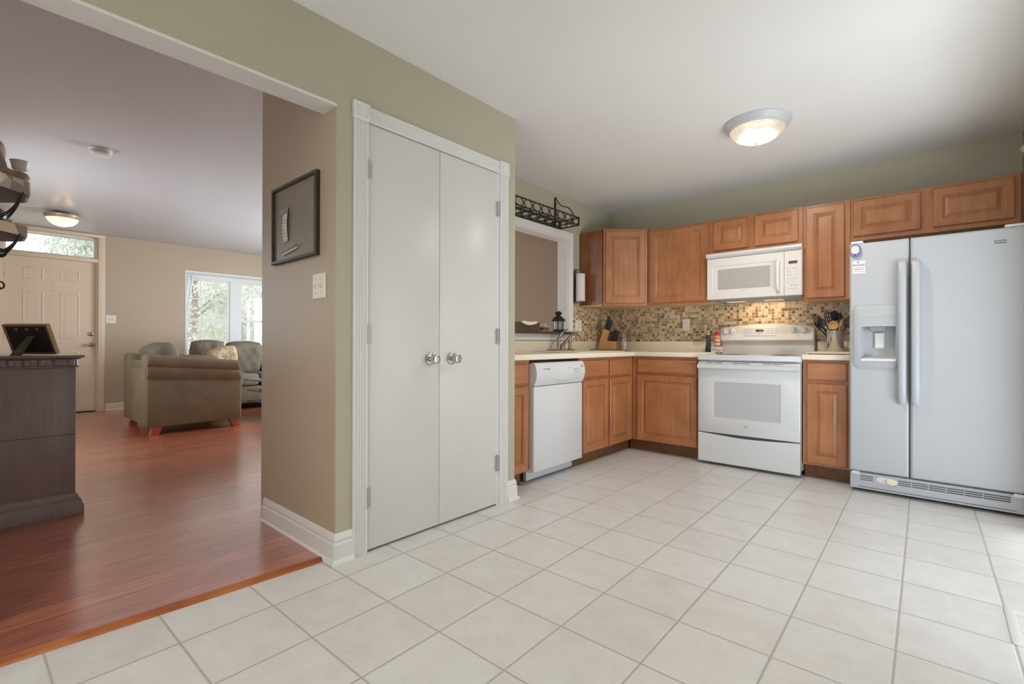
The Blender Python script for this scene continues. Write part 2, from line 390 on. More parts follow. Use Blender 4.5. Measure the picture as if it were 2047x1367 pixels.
# ================================================================== SETTING
C = 2.445; CL = 2.54; XL = -2.75; YB = 4.75; XC = -2.04; XR = .435; YC = 1.105; YD = 2.335; XF = -9.0; ZW = .012
m = MB(); m.box((-2.21, -2.3, -.1), (XR, YC, -.0003)); m.box((XL-.06, YC, -.1), (XR, YB, 0))
struct(m.build('floor_kitchen', 'tile'), 'cream ceramic tile floor of the kitchen', 'floor')
m = MB(); m.prism([(-9.4, -.2, -.1), (-2.198, -.2, -.1), (-2.152, .6, -.1), (-2.125, 1.104, -.1), (-2.87, 1.104, -.1), (-2.87, YB, -.1), (-9.4, YB, -.1)], (0, 0, .1+ZW))
struct(m.build('floor_living_room', 'plank'), 'glossy red cherry plank floor of the living room', 'floor')
m = MB(); m.box((-2.10, -2.3, C), (XR+.12, YC, C+.15)); m.box((XL-.06, YC, C), (XR+.12, YB, C+.15))
struct(m.build('ceiling_kitchen', 'ceil'), 'white kitchen ceiling around the ribbed dome light', 'ceiling')
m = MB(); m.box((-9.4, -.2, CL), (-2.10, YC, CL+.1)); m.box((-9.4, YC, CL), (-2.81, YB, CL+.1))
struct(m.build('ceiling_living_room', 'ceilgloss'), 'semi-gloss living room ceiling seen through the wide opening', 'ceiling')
m = MB(); m.box((XL, YB, -.1), (XR+.12, YB+.12, 2.7))
struct(m.build('wall_back', 'sage'), 'sage kitchen wall above the stove and refrigerator', 'wall')
# right wall with the patio door opening
PY0, PY1, PZ = 1.92, 3.74, 2.03
m = MB(); m.box((XR, -2.3, -.1), (XR+.12, PY0, 2.7)); m.box((XR, PY1, -.1), (XR+.12, YB+.12, 2.7)); m.box((XR, PY0, PZ), (XR+.12, PY1, 2.7))
struct(m.build('wall_right', 'sage'), 'sage wall meeting the ceiling right of the refrigerator cabinets', 'wall')
m = MB(); m.box((-2.2, -2.42, -.1), (-1.75, -2.3, 2.7)); m.box((.05, -2.42, -.1), (XR+.12, -2.3, 2.7)); m.box((-1.75, -2.42, -.1), (.05, -2.3, .45)); m.box((-1.75, -2.42, 2.1), (.05, -2.3, 2.7))
struct(m.build('wall_rear', 'sage'))
m = MB(); m.box((-2.16, -2.3, -.1), (XC, -.15, 2.7)); struct(m.build('wall_side', 'sage'))
# pass-through wall
OY0, OY1, OZ0, OZ1 = 2.62, 3.955, 1.085, 2.035
def holed(x0, x1, y0, y1, z0, z1, mm, nm, lab=None):
    q = MB(); q.box((x0, y0, z0), (x1, OY0, z1)); q.box((x0, OY1, z0), (x1, y1, z1)); q.box((x0, OY0, z0), (x1, OY1, OZ0)); q.box((x0, OY0, OZ1), (x1, OY1, z1))
    struct(q.build(nm, mm), lab, 'wall' if lab else None)
holed(-2.81, XL, YD, YB, -.1, 2.7, 'sage', 'wall_left', 'sage wall with the pass-through opening over the sink')
holed(-2.87, -2.81, YC, YB, -.1, 2.7, 'taupe', 'wall_divider')
# closet
DY0, DY1, DZ = 1.257, 2.168, 2.055
m = MB(); m.box((-2.05, YC, 0), (XC, 1.205, C)); m.box((-2.15, 1.205, 0), (XC, DY0, C)); m.box((-2.15, DY1, 0), (XC, YD, C)); m.box((-2.15, DY0, DZ), (XC, DY1, C))
m.box((-2.75, YD-.1, 0), (-2.15, YD, C))
struct(m.build('wall_closet', 'sage'), 'sage closet wall around the white double doors', 'wall')
m = MB(); m.box((-2.81, YC, 0), (-2.05, 1.205, CL)); struct(m.build('wall_partition', 'taupe'), 'taupe wall end carrying the chalkboard and light switches', 'wall')
m = MB(); m.box((-2.10, -.15, 2.085), (XC, YC, 2.7)); struct(m.build('wall_header', 'sage'), 'sage header above the wide opening to the living room', 'wall')
m = MB(); m.box((-2.16, -.15, 2.085), (-2.10, YC, 2.7)); struct(m.build('wall_header_rear', 'taupe'))
m = MB(); m.box((-2.16, -.15, 2.073), (XC, YC, 2.085)); struct(m.build('trim_1', 'white'), 'white underside of the header over the living room opening', 'trim')
# living room walls
EY0, EY1, EZ1 = .285, 1.235, 2.135       # entry door opening
TZ0, TZ1 = 2.185, 2.49                    # transom
WY0, WY1, WZ0, WZ1 = 2.30, 4.35, .62, 2.15
m = MB(); m.box((XF-.35, -.2, -.1), (XF, EY0, 2.7)); m.box((XF-.35, EY1, -.1), (XF, WY0, 2.7)); m.box((XF-.35, WY1, -.1), (XF, YB+.1, 2.7))
m.box((XF-.35, EY0, TZ1), (XF, EY1, 2.7)); m.box((XF-.35, WY0, WZ1), (XF, WY1, 2.7)); m.box((XF-.35, WY0, -.1), (XF, WY1, WZ0))
struct(m.build('wall_front', 'taupe'), 'tan living room wall between the entry door and the window', 'wall')
m = MB(); m.box((XF-.3, -.27, -.1), (-6.7, -.15, 2.7)); m.box((-5.3, -.27, -.1), (-2.16, -.15, 2.7)); m.box((-6.7, -.27, -.1), (-5.3, -.15, .9)); m.box((-6.7, -.27, 2.1), (-5.3, -.15, 2.7)); struct(m.build('wall_living_left', 'taupe'))
m = MB(); m.box((XF-.3, YB, -.1), (-7.4, YB+.12, 2.7)); m.box((-5.2, YB, -.1), (-2.81, YB+.12, 2.7)); m.box((-7.4, YB, -.1), (-5.2, YB+.12, .55)); m.box((-7.4, YB, 2.15), (-5.2, YB+.12, 2.7))
struct(m.build('wall_living_right', 'taupe'), 'taupe wall seen through the kitchen pass-through', 'wall')
# patio window, and unseen side and rear ones added for light
def window(n, fr, w, h, cols, rows, label, t=.05, d=.05, sash=1, mm='white', bar=.018):
    q = MB()
    for a in ((0, 0, w, t), (0, h-t, w, h), (0, t, t, h-t), (w-t, t, w, h-t)): fbox(q, fr, *a, -d/2, d/2, .004)
    root = struct(q.build('window_%d' % n, mm), label, 'window')
    for k in range(sash):
        u0 = t+(w-2*t)*k/sash; u1 = t+(w-2*t)*(k+1)/sash
        g = MB(); fbox(g, fr, u0, t, u1, h-t, -.003, .003); g.build('pane', 'pane', root)
    q = MB()
    for k in range(1, cols): fbox(q, fr, t+(w-2*t)*k/cols-bar/2, t, t+(w-2*t)*k/cols+bar/2, h-t, -.012, .012)
    for k in range(1, rows): fbox(q, fr, t, t+(h-2*t)*k/rows-bar/2, w-t, t+(h-2*t)*k/rows+bar/2, -.012, .012)
    if cols > 1 or rows > 1: q.build('muntin', mm, root)
    return root
window(3, Fr((-5.2, YB+.06, .55), (-1, 0, 0)), 2.2, 1.6, 2, 2, None)  # unseen window, added as an opening for the living room fill
window(4, Fr((.05, -2.36, .45), (-1, 0, 0)), 1.8, 1.65, 2, 2, None)  # unseen rear window, added to let kitchen fill light in
window(5, Fr((XR+.06, PY1, .0), (0, -1, 0)), PY1-PY0, PZ, 2, 1, None, bar=.07)
window(6, Fr((-5.3, -.21, .9), (-1, 0, 0)), 1.4, 1.2, 2, 2, None)  # unseen left window, added for the second living room fill
# baseboards
def bboard(name, path, h=.11, t=.014, label=None, z0=0, mm='white'):
    pr = [(0, z0), (t+.013, z0), (t+.012, z0+.008), (t+.007, z0+.016), (t+.001, z0+.020), (t, z0+.022), (t, z0+h*.66), (t-.004, z0+h*.69), (t-.004, z0+h*.76), (t-.002, z0+h*.80), (t-.006, z0+h*.93), (t-.010, z0+h), (0, z0+h)]
    q = MB(); q.loft([[Vector((x, y, 0))+Vector((nx, ny, 0))*a+Vector((0, 0, b)) for a, b in pr] for x, y, nx, ny in path])
    return struct(q.build(name, mm, angle=25), label, 'baseboard' if label else None)
bboard('baseboard_partition', [(-2.81, 1.7, -1, 0), (-2.81, YC, -1, -1), (XC, YC, 1, -1), (XC, 1.188, 1, 0)], .135, .014, 'white stepped baseboard wrapping the taupe wall end', 0)
bboard('baseboard_closet_right', [(XC, 2.257, 1, 0), (XC, YD, 1, 1), (-2.12, YD, 0, 1)], .125, .014, 'short white baseboard right of the closet casing')
bboard('baseboard_front', [(XF, 1.315, 1, 0), (XF, WY1+.3, 1, 0)], .1, .012, 'cream baseboard under the light switch by the entry door', ZW, 'entry')
bboard('baseboard_living_right', [(-8.9, YB, 0, -1), (-2.9, YB, 0, -1)], .1, .012, None, ZW)
# threshold strip
m = MB()
def thr(y, xf): return [(xf+.003, y, 0), (xf+.001, y, .003), (xf-.012, y, .0125), (xf-.022, y, .0140), (xf-.034, y, .0140), (xf-.036, y, .0125), (xf-.036, y, 0)]
m.loft([thr(1.086, -2.102), thr(.6, -2.128), thr(-.15, -2.172)])
struct(m.build('trim_2', 'threshold'), 'orange wood transition strip between tile and plank floors', 'trim')

# ------------------------------------------------------------------ closet casing and doors
m = MB()
def fluted(p0, p1, across, out, w=.072, t=.014):
    p0 = Vector(p0); p1 = Vector(p1); a = Vector(across); n = Vector(out); pr = [(0, 0), (0, t)]
    for k in range(4):
        c = w*(.2+.2*k); pr += [(c-.006, t), (c-.003, t-.005), (c+.003, t-.005), (c+.006, t)]
    pr += [(w, t), (w, 0)]
    m.loft([[p+a*x+n*y for x, y in pr] for p in (p0, p1)])
fluted((XC, 1.188, 0), (XC, 1.188, 2.055), (0, 1, 0), (1, 0, 0))
fluted((XC, 2.184, 0), (XC, 2.184, 2.055), (0, 1, 0), (1, 0, 0))
fluted((XC, 1.262, 2.050), (XC, 2.184, 2.050), (0, 0, 1), (1, 0, 0), .072)
cas = struct(m.build('trim_3', 'white'), 'white fluted casing around the closet double doors', 'trim')
for y in (1.183, 2.179):
    m = MB(); fr = Fr((XC, y, 2.048), (0, 1, 0)); m.loft([rect(fr, i, i, .083-i, .083-i, h) for i, h in ((0, 0), (0, .018), (.004, .022), (.012, .022), (.016, .019))])
    m.lathe([(.026, 0), (.026, .003), (.022, .006), (.016, .003), (.012, .003), (.007, .006), (.001, .006)], fr.p(.0415, .0415, .019), (1, 0, 0), 24)
    m.build('corner_block', 'white', cas)
m = MB(); m.box((-2.15, DY0, 0), (XC+.002, DY0+.004, DZ)); m.box((-2.15, DY1-.004, 0), (XC+.002, DY1+.016, DZ)); m.box((-2.15, DY0, DZ-.004), (XC+.002, DY1+.016, DZ)); m.build('jamb', 'white', cas)
def knob(y, z, parent, x=-2.034):
    k = MB(); k.lathe([(.034, 0), (.034, .004), (.029, .008), (.024, .009), (.012, .011), (.010, .020), (.010, .026), (.015, .030), (.023, .036), (.026, .046), (.025, .056), (.019, .060), (.012, .0605), (.011, .058), (.004, .058), (.001, .058)], (x, y, z), (1, 0, 0), 40)
    k.build('door_knob', 'chrome', parent)
def hinge(y, z0, z1, parent, side):
    k = MB(); k.tube([(-2.030, y, z0-.003), (-2.030, y, z1+.003)], .0065, 10); k.box((-2.036, y, z0), (-2.0335, y+side*.024, z1))
    for q in range(1, 3): k.tube([(-2.030, y, z0+(z1-z0)*q/3-.001), (-2.030, y, z0+(z1-z0)*q/3+.001)], .0074, 10)
    k.build('hinge', 'hingepaint', parent)
YM = 1.705
for i, (a, b, kn) in enumerate(((DY0+.005, YM-.0015, 1.640), (YM+.0015, DY1-.005, 1.792))):
    m = MB(); m.box((-2.07, a, .012), (-2.034, b, 2.046), .002)
    d = struct(m.build('door_%d' % (2+i), 'doorwhite'), ('left', 'right')[i]+' leaf of the plain white double closet doors', 'door')
    knob(kn, .914, d)
    for z0, z1 in ((1.785, 1.872), (.998, 1.088), (.215, .31)):
        hinge(DY0+.002 if i == 0 else DY1-.002, z0, z1, d, 1 if i == 0 else -1)

# ------------------------------------------------------------------ pass-through trim and ledge
m = MB()
def cas_prof(p0, p1, across, w=.066):
    p0 = Vector(p0); p1 = Vector(p1); a = Vector(across); pr = [(0, 0), (0, .008), (.006, .011), (w*.55, .013), (w*.8, .017), (w-.004, .018), (w, .014), (w, 0)]
    m.loft([[p+a*x+Vector((1, 0, 0))*y for x, y in pr] for p in (p0, p1)])
cas_prof((XL, OY1, 1.03), (XL, OY1, OZ1+.066), (0, 1, 0)); cas_prof((XL, OY0-.066, OZ1), (XL, OY1+.066, OZ1), (0, 0, 1)); cas_prof((XL, OY0, 1.03), (XL, OY0, OZ1), (0, -1, 0))
cas_prof((XL, OY0-.066, 1.090), (XL, OY1+.066, 1.090), (0, 0, -1), .062)
m.box((-2.872, OY1-.012, OZ0), (XL, OY1, OZ1)); m.box((-2.872, OY0, OZ1-.012), (XL, OY1, OZ1)); m.box((-2.872, OY0, OZ0), (XL, OY0+.012, OZ1))
struct(m.build('trim_4', 'white'), 'white casing around the pass-through opening', 'trim')
m = MB(); m.box((-2.93, OY0+.012, 1.087), (-2.685, OY1+.05, 1.113), .006)
m.box((-2.75, OY0-.05, 1.087), (-2.685, OY0+.02, 1.113), .006)
struct(m.build('window_sill', 'ledge'), 'dark wood ledge of the pass-through carrying the lantern', 'ledge')
LZ = 1.1135

# ------------------------------------------------------------------ entry door, transom, living room window
m = MB()
for a, b in (((XF, EY0-.075, ZW), (XF+.018, EY0, CL-.03)), ((XF, EY1, ZW), (XF+.018, EY1+.075, CL-.03)), ((XF, EY0-.075, TZ1), (XF+.018, EY1+.075, CL-.005)), ((XF-.1, EY0, EZ1), (XF+.012, EY1, TZ0)),
             ((XF-.12, EY0, ZW), (XF, EY0+.02, TZ1)), ((XF-.12, EY1-.02, ZW), (XF, EY1, TZ1))): m.box(a, b, .004)
struct(m.build('trim_5', 'entry'), 'cream casing around the entry door and its transom', 'trim')
m = MB(); fr = Fr((XF-.03, EY0+.022, ZW+.012), (0, 1, 0)); w = EY1-EY0-.044; h = EZ1-.03
fbox(m, fr, 0, 0, w, h, -.04, 0, .002)
door = struct(m.build('door_1', 'entry'), 'cream six panel entry door below the transom', 'door')
for (u0, u1) in ((.168, .372), (.533, .735)):
    for (v0, v1) in ((.30, .84), (1.02, 1.655), (1.815, 1.97)):
        m = MB(); m.loft([rect(fr, u0+i, v0+i, u1-i, v1-i, q) for i, q in ((0, 0), (.006, .004), (.014, .004), (.020, -.002), (.03, -.002), (.045, .004), (.05, .004))], cap0=False)
        m.build('door_panel', 'entry', door)
for z, r in ((.962, .03), (1.115, .028)):
    m = MB(); pr = [(r, 0), (r, .006), (.014, .012), (.012, .03), (.024, .04), (.027, .055), (.02, .064), (.001, .066)] if z < 1 else [(r, 0), (r, .012), (.018, .018), (.001, .018)]
    m.lathe(pr, (XF-.03, 1.163, z), (1, 0, 0), 20); m.build('door_knob' if z < 1 else 'deadbolt', 'nickel', door)
for z in (1.70, 1.76):
    m = MB(); m.lathe([(.008, 0), (.008, .003), (.001, .004)], (XF-.03, .765, z), (1, 0, 0), 12); m.build('peephole', 'brass', door)
for z in (.3, 1.05, 1.82):
    m = MB(); m.box((XF-.03, EY0+.019, z), (XF-.022, EY0+.029, z+.1)); m.build('hinge', 'brass', door)
m = MB(); m.box((XF-.1, EY0+.02, ZW), (XF, EY1-.02, ZW+.011)); m.build('door_sill', 'gap', door)
window(1, Fr((XF-.06, EY0+.02, TZ0), (0, 1, 0)), EY1-EY0-.04, TZ1-TZ0, 1, 1, 'narrow transom window over the cream entry door', t=.022)
# deep-set double window
m = MB()
m.box((XF-.35, WY0, WZ0-.02), (XF+.03, WY1, WZ0)); m.box((XF-.35, WY0-.0, WZ0), (XF+.004, WY0+.02, WZ1)); m.box((XF-.35, WY1-.02, WZ0), (XF+.004, WY1, WZ1)); m.box((XF-.35, WY0, WZ1-.02), (XF+.004, WY1, WZ1))
struct(m.build('trim_6', 'white'), 'white deep-set returns around the living room window', 'trim')
XW = XF-.31; fr = Fr((XW, WY0+.02, WZ0), (0, 1, 0)); w = WY1-WY0-.04; h = WZ1-WZ0-.02
m = MB()
for a in ((0, 0, w, .05), (0, h-.06, w, h), (0, 0, .06, h), (w-.06, 0, w, h), (w/2-.985+.70, 0, w/2-.985+.86, h)): fbox(m, fr, *a, -.04, .03, .004)
lw = struct(m.build('window_2', 'white'), 'large white double window with grilles behind the sofa', 'window')
for k, (u0, u1) in enumerate(((.06, w/2-.985+.70), (w/2-.985+.86, w-.06))):
    q = MB(); mid = .765
    for a in ((u0, mid-.022, u1, mid+.022), (u0, .05, u0+.03, h-.06), (u1-.03, .05, u1, h-.06), (u0, .05, u1, .09), (u0, h-.09, u1, h-.06)): fbox(q, fr, *a, -.02, .015)
    sash = q.build('sash', 'white', lw)
    g = MB(); fbox(g, fr, u0, .05, u1, h-.06, -.006, -.003); g.build('pane', 'pane', sash)
    q = MB(); n = 3 if k == 0 else 5
    for j in range(1, n): fbox(q, fr, u0+(u1-u0)*j/n-.007, .05, u0+(u1-u0)*j/n+.007, h-.06, -.004, .004)
    for v in (.41, 1.11): fbox(q, fr, u0, v-.007, u1, v+.007, -.004, .004)
    q.build('muntin', 'white', sash)
m = MB(); pts = []
for i in range(9):
    y = WY0+.025+.1*i/8; pts.append((y, .012*math.sin(i*1.9)))
rings = []
for z, s_ in ((2.10, 1.0), (1.9, .85), (1.6, .55), (1.35, .28), (1.1, .35), (.7, .45)):
    rings.append([(XF-.2+o_, WY0+.025+(y-WY0-.025)*s_*1.4, z) for y, o_ in pts])
m.loft(rings, False, False, closed=False)
for f in list(m.bm.faces): pass
cur = m.build('sheer_curtain', 'sheer'); tag(cur, 'white sheer curtain panel tied at the left side of the window', 'curtain')
sm = cur.modifiers.new('s', 'SOLIDIFY'); sm.thickness = .004

# ================================================================== KITCHEN CABINETS
CT = .923
FB = Fr((0, 4.14, 0), (1, 0, 0)); FLft = Fr((-2.145, 0, 0), (0, 1, 0))      # faces of the two base runs
def basecab(label, fr, u0, u1, body, drawers, doors, toe, tz=.105, fm='caby'):
    b = MB(); c0 = fr.p((u0+u1)/2, 0, -.3)
    t = thing('base_cabinet', label, 'cabinet', (c0.x, c0.y, 0), 'stained maple base cabinets')
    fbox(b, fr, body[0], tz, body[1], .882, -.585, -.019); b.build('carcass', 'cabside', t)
    b = MB(); fbox(b, fr, u0, tz, u1, .882, -.018, 0, .0015); b.build('face_frame', 'cab', t)
    for a in drawers:
        b = MB(); slab(b, fr, *a); b.build('drawer_front', fm, t, False)
    for a in doors:
        b = MB(); raised(b, fr, *a); b.build('door', 'cab', t, False)
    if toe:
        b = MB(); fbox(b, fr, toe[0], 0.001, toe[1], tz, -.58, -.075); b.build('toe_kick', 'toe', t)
    return t
basecab('narrow maple base cabinet left of the dishwasher', FLft, 2.34, 2.612, (2.345, 2.608), [(2.36, .72, 2.580, .857)], [(2.36, .118, 2.580, .700)], (2.34, 2.60))
basecab('two door maple sink base right of the dishwasher', FLft, 3.238, 4.139, (3.242, 4.12), [(3.275, .72, 3.668, .857), (3.700, .72, 4.092, .857)], [(3.275, .105+.012, 3.668, .700), (3.700, .117, 4.092, .700)], (3.238, 4.21))
basecab('single door maple base cabinet in the corner left of the stove', FB, -2.144, -1.518, (-2.10, -1.522), [(-2.086, .734, -1.537, .857)], [(-2.086, .112, -1.537, .712)], (-2.21, -1.518), fm='cabx')
basecab('slim maple base cabinet between stove and refrigerator', FB, -.752, -.456, (-.748, -.46), [(-.722, .734, -.478, .864)], [(-.722, .125, -.478, .708)], (-.752, -.456), fm='cabx')

# countertops
m = MB()
m.box((-2.748, 2.340, .884), (-2.108, 4.748, CT), .004); m.box((-2.110, 4.105, .884), (-1.518, 4.748, CT), .004)
m.box((-2.748, 2.345, CT-.004), (-2.728, 4.748, 1.022), .003); m.box((-2.729, 4.728, CT-.004), (-1.518, 4.748, 1.022), .003)
tag(m.build('countertop', 'counter'), 'long L-shaped cream speckled countertop running under the faucet', 'countertop')
m = MB(); m.box((-.752, 4.105, .884), (-.456, 4.748, CT), .004); m.box((-.752, 4.728, CT-.004), (-.456, 4.748, 1.022), .003)
tag(m.build('countertop', 'counter'), 'short cream countertop between stove and refrigerator', 'countertop')
m = MB(); m.box((-2.744, 4.740, 1.0225), (-.44, 4.7495, 1.40)); tag(m.build('mosaic_backsplash', 'mosx'), 'brown and beige mosaic tile backsplash behind the stove', 'backsplash')
m = MB(); m.box((-2.7495, 4.024, 1.0225), (-2.740, 4.7395, 1.369)); tag(m.build('mosaic_backsplash', 'mosy'), 'mosaic tile backsplash strip beside the pass-through above the faucet', 'backsplash')

# upper cabinets
FU = Fr((0, 4.42, 0), (1, 0, 0)); ZT = 2.105; ZB = 1.371
def upper(label, u0, u1, zb, zt, doors, flat=False):
    t = thing('upper_cabinet', label, 'cabinet', ((u0+u1)/2, 4.585, zb), 'stained maple wall cabinets')
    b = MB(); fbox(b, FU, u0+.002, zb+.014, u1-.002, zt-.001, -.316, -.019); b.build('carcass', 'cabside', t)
    b = MB(); fbox(b, FU, u0, zb, u1, zt, -.018, 0, .0015); b.build('face_frame', 'cab', t)
    b = MB(); fbox(b, FU, u0+.003, zb+.004, u1-.003, zb+.013, -.315, -.02); b.build('bottom_panel', 'rawwood', t)
    for a in doors:
        b = MB(); (flatpanel if flat else raised)(b, FU, *a); b.build('door', 'cab', t, False)
    return t
upper('wide single door maple wall cabinet left of the microwave', -2.128, -1.532, ZB, ZT, [(-2.098, ZB+.022, -1.553, ZT-.022)], True)
upper('short two door maple cabinet above the microwave', -1.530, -.803, 1.802, ZT-.004, [(-1.495, 1.827, -1.205, ZT-.026), (-1.155, 1.827, -.835, ZT-.026)])
upper('tall slim maple wall cabinet between microwave and refrigerator', -.801, -.493, ZB-.03, ZT-.01, [(-.778, ZB-.008, -.527, ZT-.032)])
t = upper('low two door maple cabinet above the refrigerator', -.491, .400, 1.775, ZT-.014, [(-.474, 1.808, -.086, ZT-.036), (-.022, 1.808, .371, ZT-.036)])
b = MB(); b.box((.401, 4.43, 1.775), (.430, 4.74, ZT-.014)); b.build('filler_strip', 'cabside', t)
# diagonal corner cabinet
A = Vector((-2.468, 4.152, 0)); B = Vector((-2.131, 4.419, 0))
t = thing('corner_cabinet', 'diagonal corner maple wall cabinet over the knife block', 'cabinet', (-2.5, 4.5, ZB), 'stained maple wall cabinets')
ZTc = ZT+.022
off = Vector((A.y-B.y, B.x-A.x, 0)).normalized()*.02
poly = [(-2.7385, 4.150, ZB+.014), (A.x+off.x, 4.150, ZB+.014), (A.x+off.x, A.y+off.y+.004, ZB+.014), (B.x+off.x, B.y+off.y, ZB+.014), (B.x+off.x, 4.738, ZB+.014), (-2.7385, 4.738, ZB+.014)]
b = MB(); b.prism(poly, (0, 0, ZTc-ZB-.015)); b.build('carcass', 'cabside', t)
b = MB(); b.prism([(x, y, ZB+.002) for x, y, z in poly], (0, 0, .011)); b.build('bottom_panel', 'rawwood', t)
fd = Fr((A.x, A.y, 0), B-A); wd = (B-A).length
b = MB(); fbox(b, fd, 0, ZB, wd, ZTc, -.018, 0, .0015); b.build('face_frame', 'cab', t)
b = MB(); raised(b, fd, .022, ZB+.024, wd-.028, ZTc-.024); b.build('door', 'cab', t, False)

# ------------------------------------------------------------------ dishwasher
t = thing('dishwasher', 'white dishwasher standing proud of the cabinets left of the sink base', 'dishwasher', (-2.4, 2.93, 0))
b = MB(); b.box((-2.70, 2.617, .12), (-2.141, 3.231, .853)); b.build('tub', 'appl', t)
b = MB(); b.box((-2.70, 2.62, .856), (-2.16, 3.23, .880)); b.build('gap_shade_strip', 'gap', t)  # dark strip standing in for the shade under the countertop
DX = -2.108
b = MB()
b.box((-2.140, 2.620, .095), (DX, 3.230, .695), .006); b.build('door', 'appl', t)
fr = Fr((-2.140, 2.620, .70), (0, 1, 0)); w = .61
pr = [(0, .032), (.010, .036), (.040, .050), (.085, .058), (.12, .052), (.152, .040), (.162, .030)]
b = MB(); b.loft([[fr.p(u, v, 0 if k in (0, len(pr)+1) else hh) for k, (v, hh) in enumerate([(0, 0)]+pr+[(.162, 0)])] for u in (0, w)]); cp = b.build('control_panel', 'appl', t, angle=50)
b = MB()
ring = lambda s_, hh: [fr.p(.33+.115*s_*math.cos(a), .052+(.020 if math.sin(a) < 0 else .012)*s_*math.sin(a)-.010*s_*math.cos(a)**2*0, hh) for a in [2*PI*i/28 for i in range(28)]]
b.loft([ring(1, .045), ring(1, .0535), ring(.9, .0545), ring(.72, .050)]); b.build('pull_recess', 'appl', cp)
b = MB(); b.loft([[fr.p(.07, .117, .052), fr.p(.155, .110, .052), fr.p(.155, .122, .052), fr.p(.07, .119, .052)], [fr.p(.07, .117, .054), fr.p(.155, .110, .055), fr.p(.155, .122, .055), fr.p(.07, .119, .054)]]); b.build('vent_slot', 'gray', cp)
b = MB(); b.lathe([(.015, 0), (.015, .003), (.011, .0045), (.001, .0045)], fr.p(.575, .122, .049), (1, 0, 0), 20); b.build('badge', 'tan', cp)
b = MB()
for i in range(4):
    for j in range(3): fbox(b, fr, .455+i*.022, .075+j*.014, .466+i*.022, .080+j*.014, .05, .0585-abs(j-1)*.001)
fbox(b, fr, .40, .116, .435, .119, .05, .0535); b.build('button_marks', 'print', cp)
b = MB(); b.box((-2.24, 2.655, .012), (-2.206, 3.228, .094), .003)
tp = b.build('toe_plate', 'appl', t)
for y in (2.69, 3.19):
    b = MB(); b.lathe([(.006, 0), (.006, .002), (.001, .003)], (-2.206, y, .07), (1, 0, 0), 10); b.build('screw', 'gray', tp)
b = MB(); b.box((-2.70, 2.62, .002), (-2.25, 3.2, .118)); b.build('base_pan', 'gap', t)

# ------------------------------------------------------------------ range
t = thing('range', 'white freestanding electric range under the microwave', 'stove', (-1.133, 4.4, 0))
x0, x1 = -1.510, -.760
b = MB(); b.box((x0, 4.125, .045), (x1, 4.735, .902)); b.build('body', 'appl', t)
for x in (x0+.05, x1-.05):
    for y in (4.22, 4.68):
        b = MB(); b.lathe([(.018, 0.0), (.018, .046)], (x, y, 0), (0, 0, 1), 12); b.build('foot', 'black', t)
fr = Fr((x0, 4.124, 0), (1, 0, 0)); w = x1-x0
b = MB(); b.loft([rrect(Fr((x0-.004, 4.07, .868), (1, 0, 0), (0, 1, 0)), 0, 0, w+.008, .66, h_, .012, 3) for h_ in (0, .034)]+[rrect(Fr((x0-.004, 4.07, .868), (1, 0, 0), (0, 1, 0)), .006, .006, w+.002, .654, .040, .012, 3)])
ck = b.build('cooktop', 'appl', t)
for bx_, by_, br in ((.19, .22, .10), (.56, .22, .08), (.19, .47, .08), (.56, .47, .10)):
    b = MB(); b.lathe([(br, 0), (br, .0006), (br-.004, .0008), (br-.004, 0)], (x0+bx_, 4.07+by_, .908), (0, 0, 1), 40); b.build('burner_ring', 'gray', ck)
wn0, wn1, wz0, wz1 = .125, .622, .395, .690
b = MB(); b.loft([rect(fr, 0, .268, w, .852, 0), rect(fr, 0, .268, w, .852, .040), rect(fr, .006, .274, w-.006, .846, .044), rect(fr, wn0, wz0, wn1, wz1, .044), rect(fr, wn0+.002, wz0+.002, wn1-.002, wz1-.002, .042)], cap1=False)
dr = b.build('oven_door', 'appl', t)
def dotglass():
    t_ = NT('dotted_oven_glass'); o = t_.mapping(t_.obj(), (1100, 1100, 1100)); s_ = t_.new('ShaderNodeSeparateXYZ'); t_.link(o, s_.inputs[0])
    f = t_.math('MULTIPLY', t_.math('SINE', s_.outputs[0]), t_.math('SINE', s_.outputs[2]))
    t_.link(t_.ramp(f, [(.0, rgb(186, 186, 188)), (.35, rgb(206, 206, 208))]), t_.b.inputs['Base Color']); t_.pr(.12); return t_.m
M['dotglass'] = dotglass()
b = MB(); b.loft([rect(fr, wn0+.001, wz0+.001, wn1-.001, wz1-.001, .030), rect(fr, wn0+.001, wz0+.001, wn1-.001, wz1-.001, .0415)]); b.build('oven_window', 'dotglass', dr)
b = MB()
prof = [(.792, .044), (.792, .062), (.800, .074), (.812, .078), (.826, .074), (.832, .060), (.832, .044)]
b.loft([[fr.p(u, v, hh) for v, hh in prof] for u in (.004, w-.004)]); b.build('door_handle', 'appl', dr)
for u0, u1 in ((.065, .125), (.135, .195), (.275, .335), (.345, .405), (.495, .560), (.570, .640)):
    b = MB(); fbox(b, fr, u0, .841, u1, .845, .04, .0446); b.build('vent_slot', 'dgray', dr)
lx, lz = .375, .340
b = MB(); b.tube([fr.p(lx+.0118*math.cos(a), lz+.0118*math.sin(a), .0442) for a in [2*PI*k/28 for k in range(28)]], .0013, 6, True); b.text('GE', .011, fr.p(lx, lz, .0444), (1, 0, 0), (0, 0, 1)); b.build('emblem', 'gray', dr)
b = MB()
n = 24; top = [.252-.020*math.sin(PI*i/n)**2 if 3 <= i <= n-3 else .252-.020*math.sin(PI*i/n)**2*0 for i in range(n+1)]
def dring(h_, ins):
    return [fr.p(ins, .024+ins, h_), fr.p(w-ins, .024+ins, h_)]+[fr.p(w-ins-(w-2*ins)*i/n, (.260-.017*math.sin(PI*i/n)**1.5)-ins, h_) for i in range(n+1)]
b.loft([dring(0, 0), dring(.042, 0), dring(.048, .006)]); b.build('storage_drawer', 'appl', t)
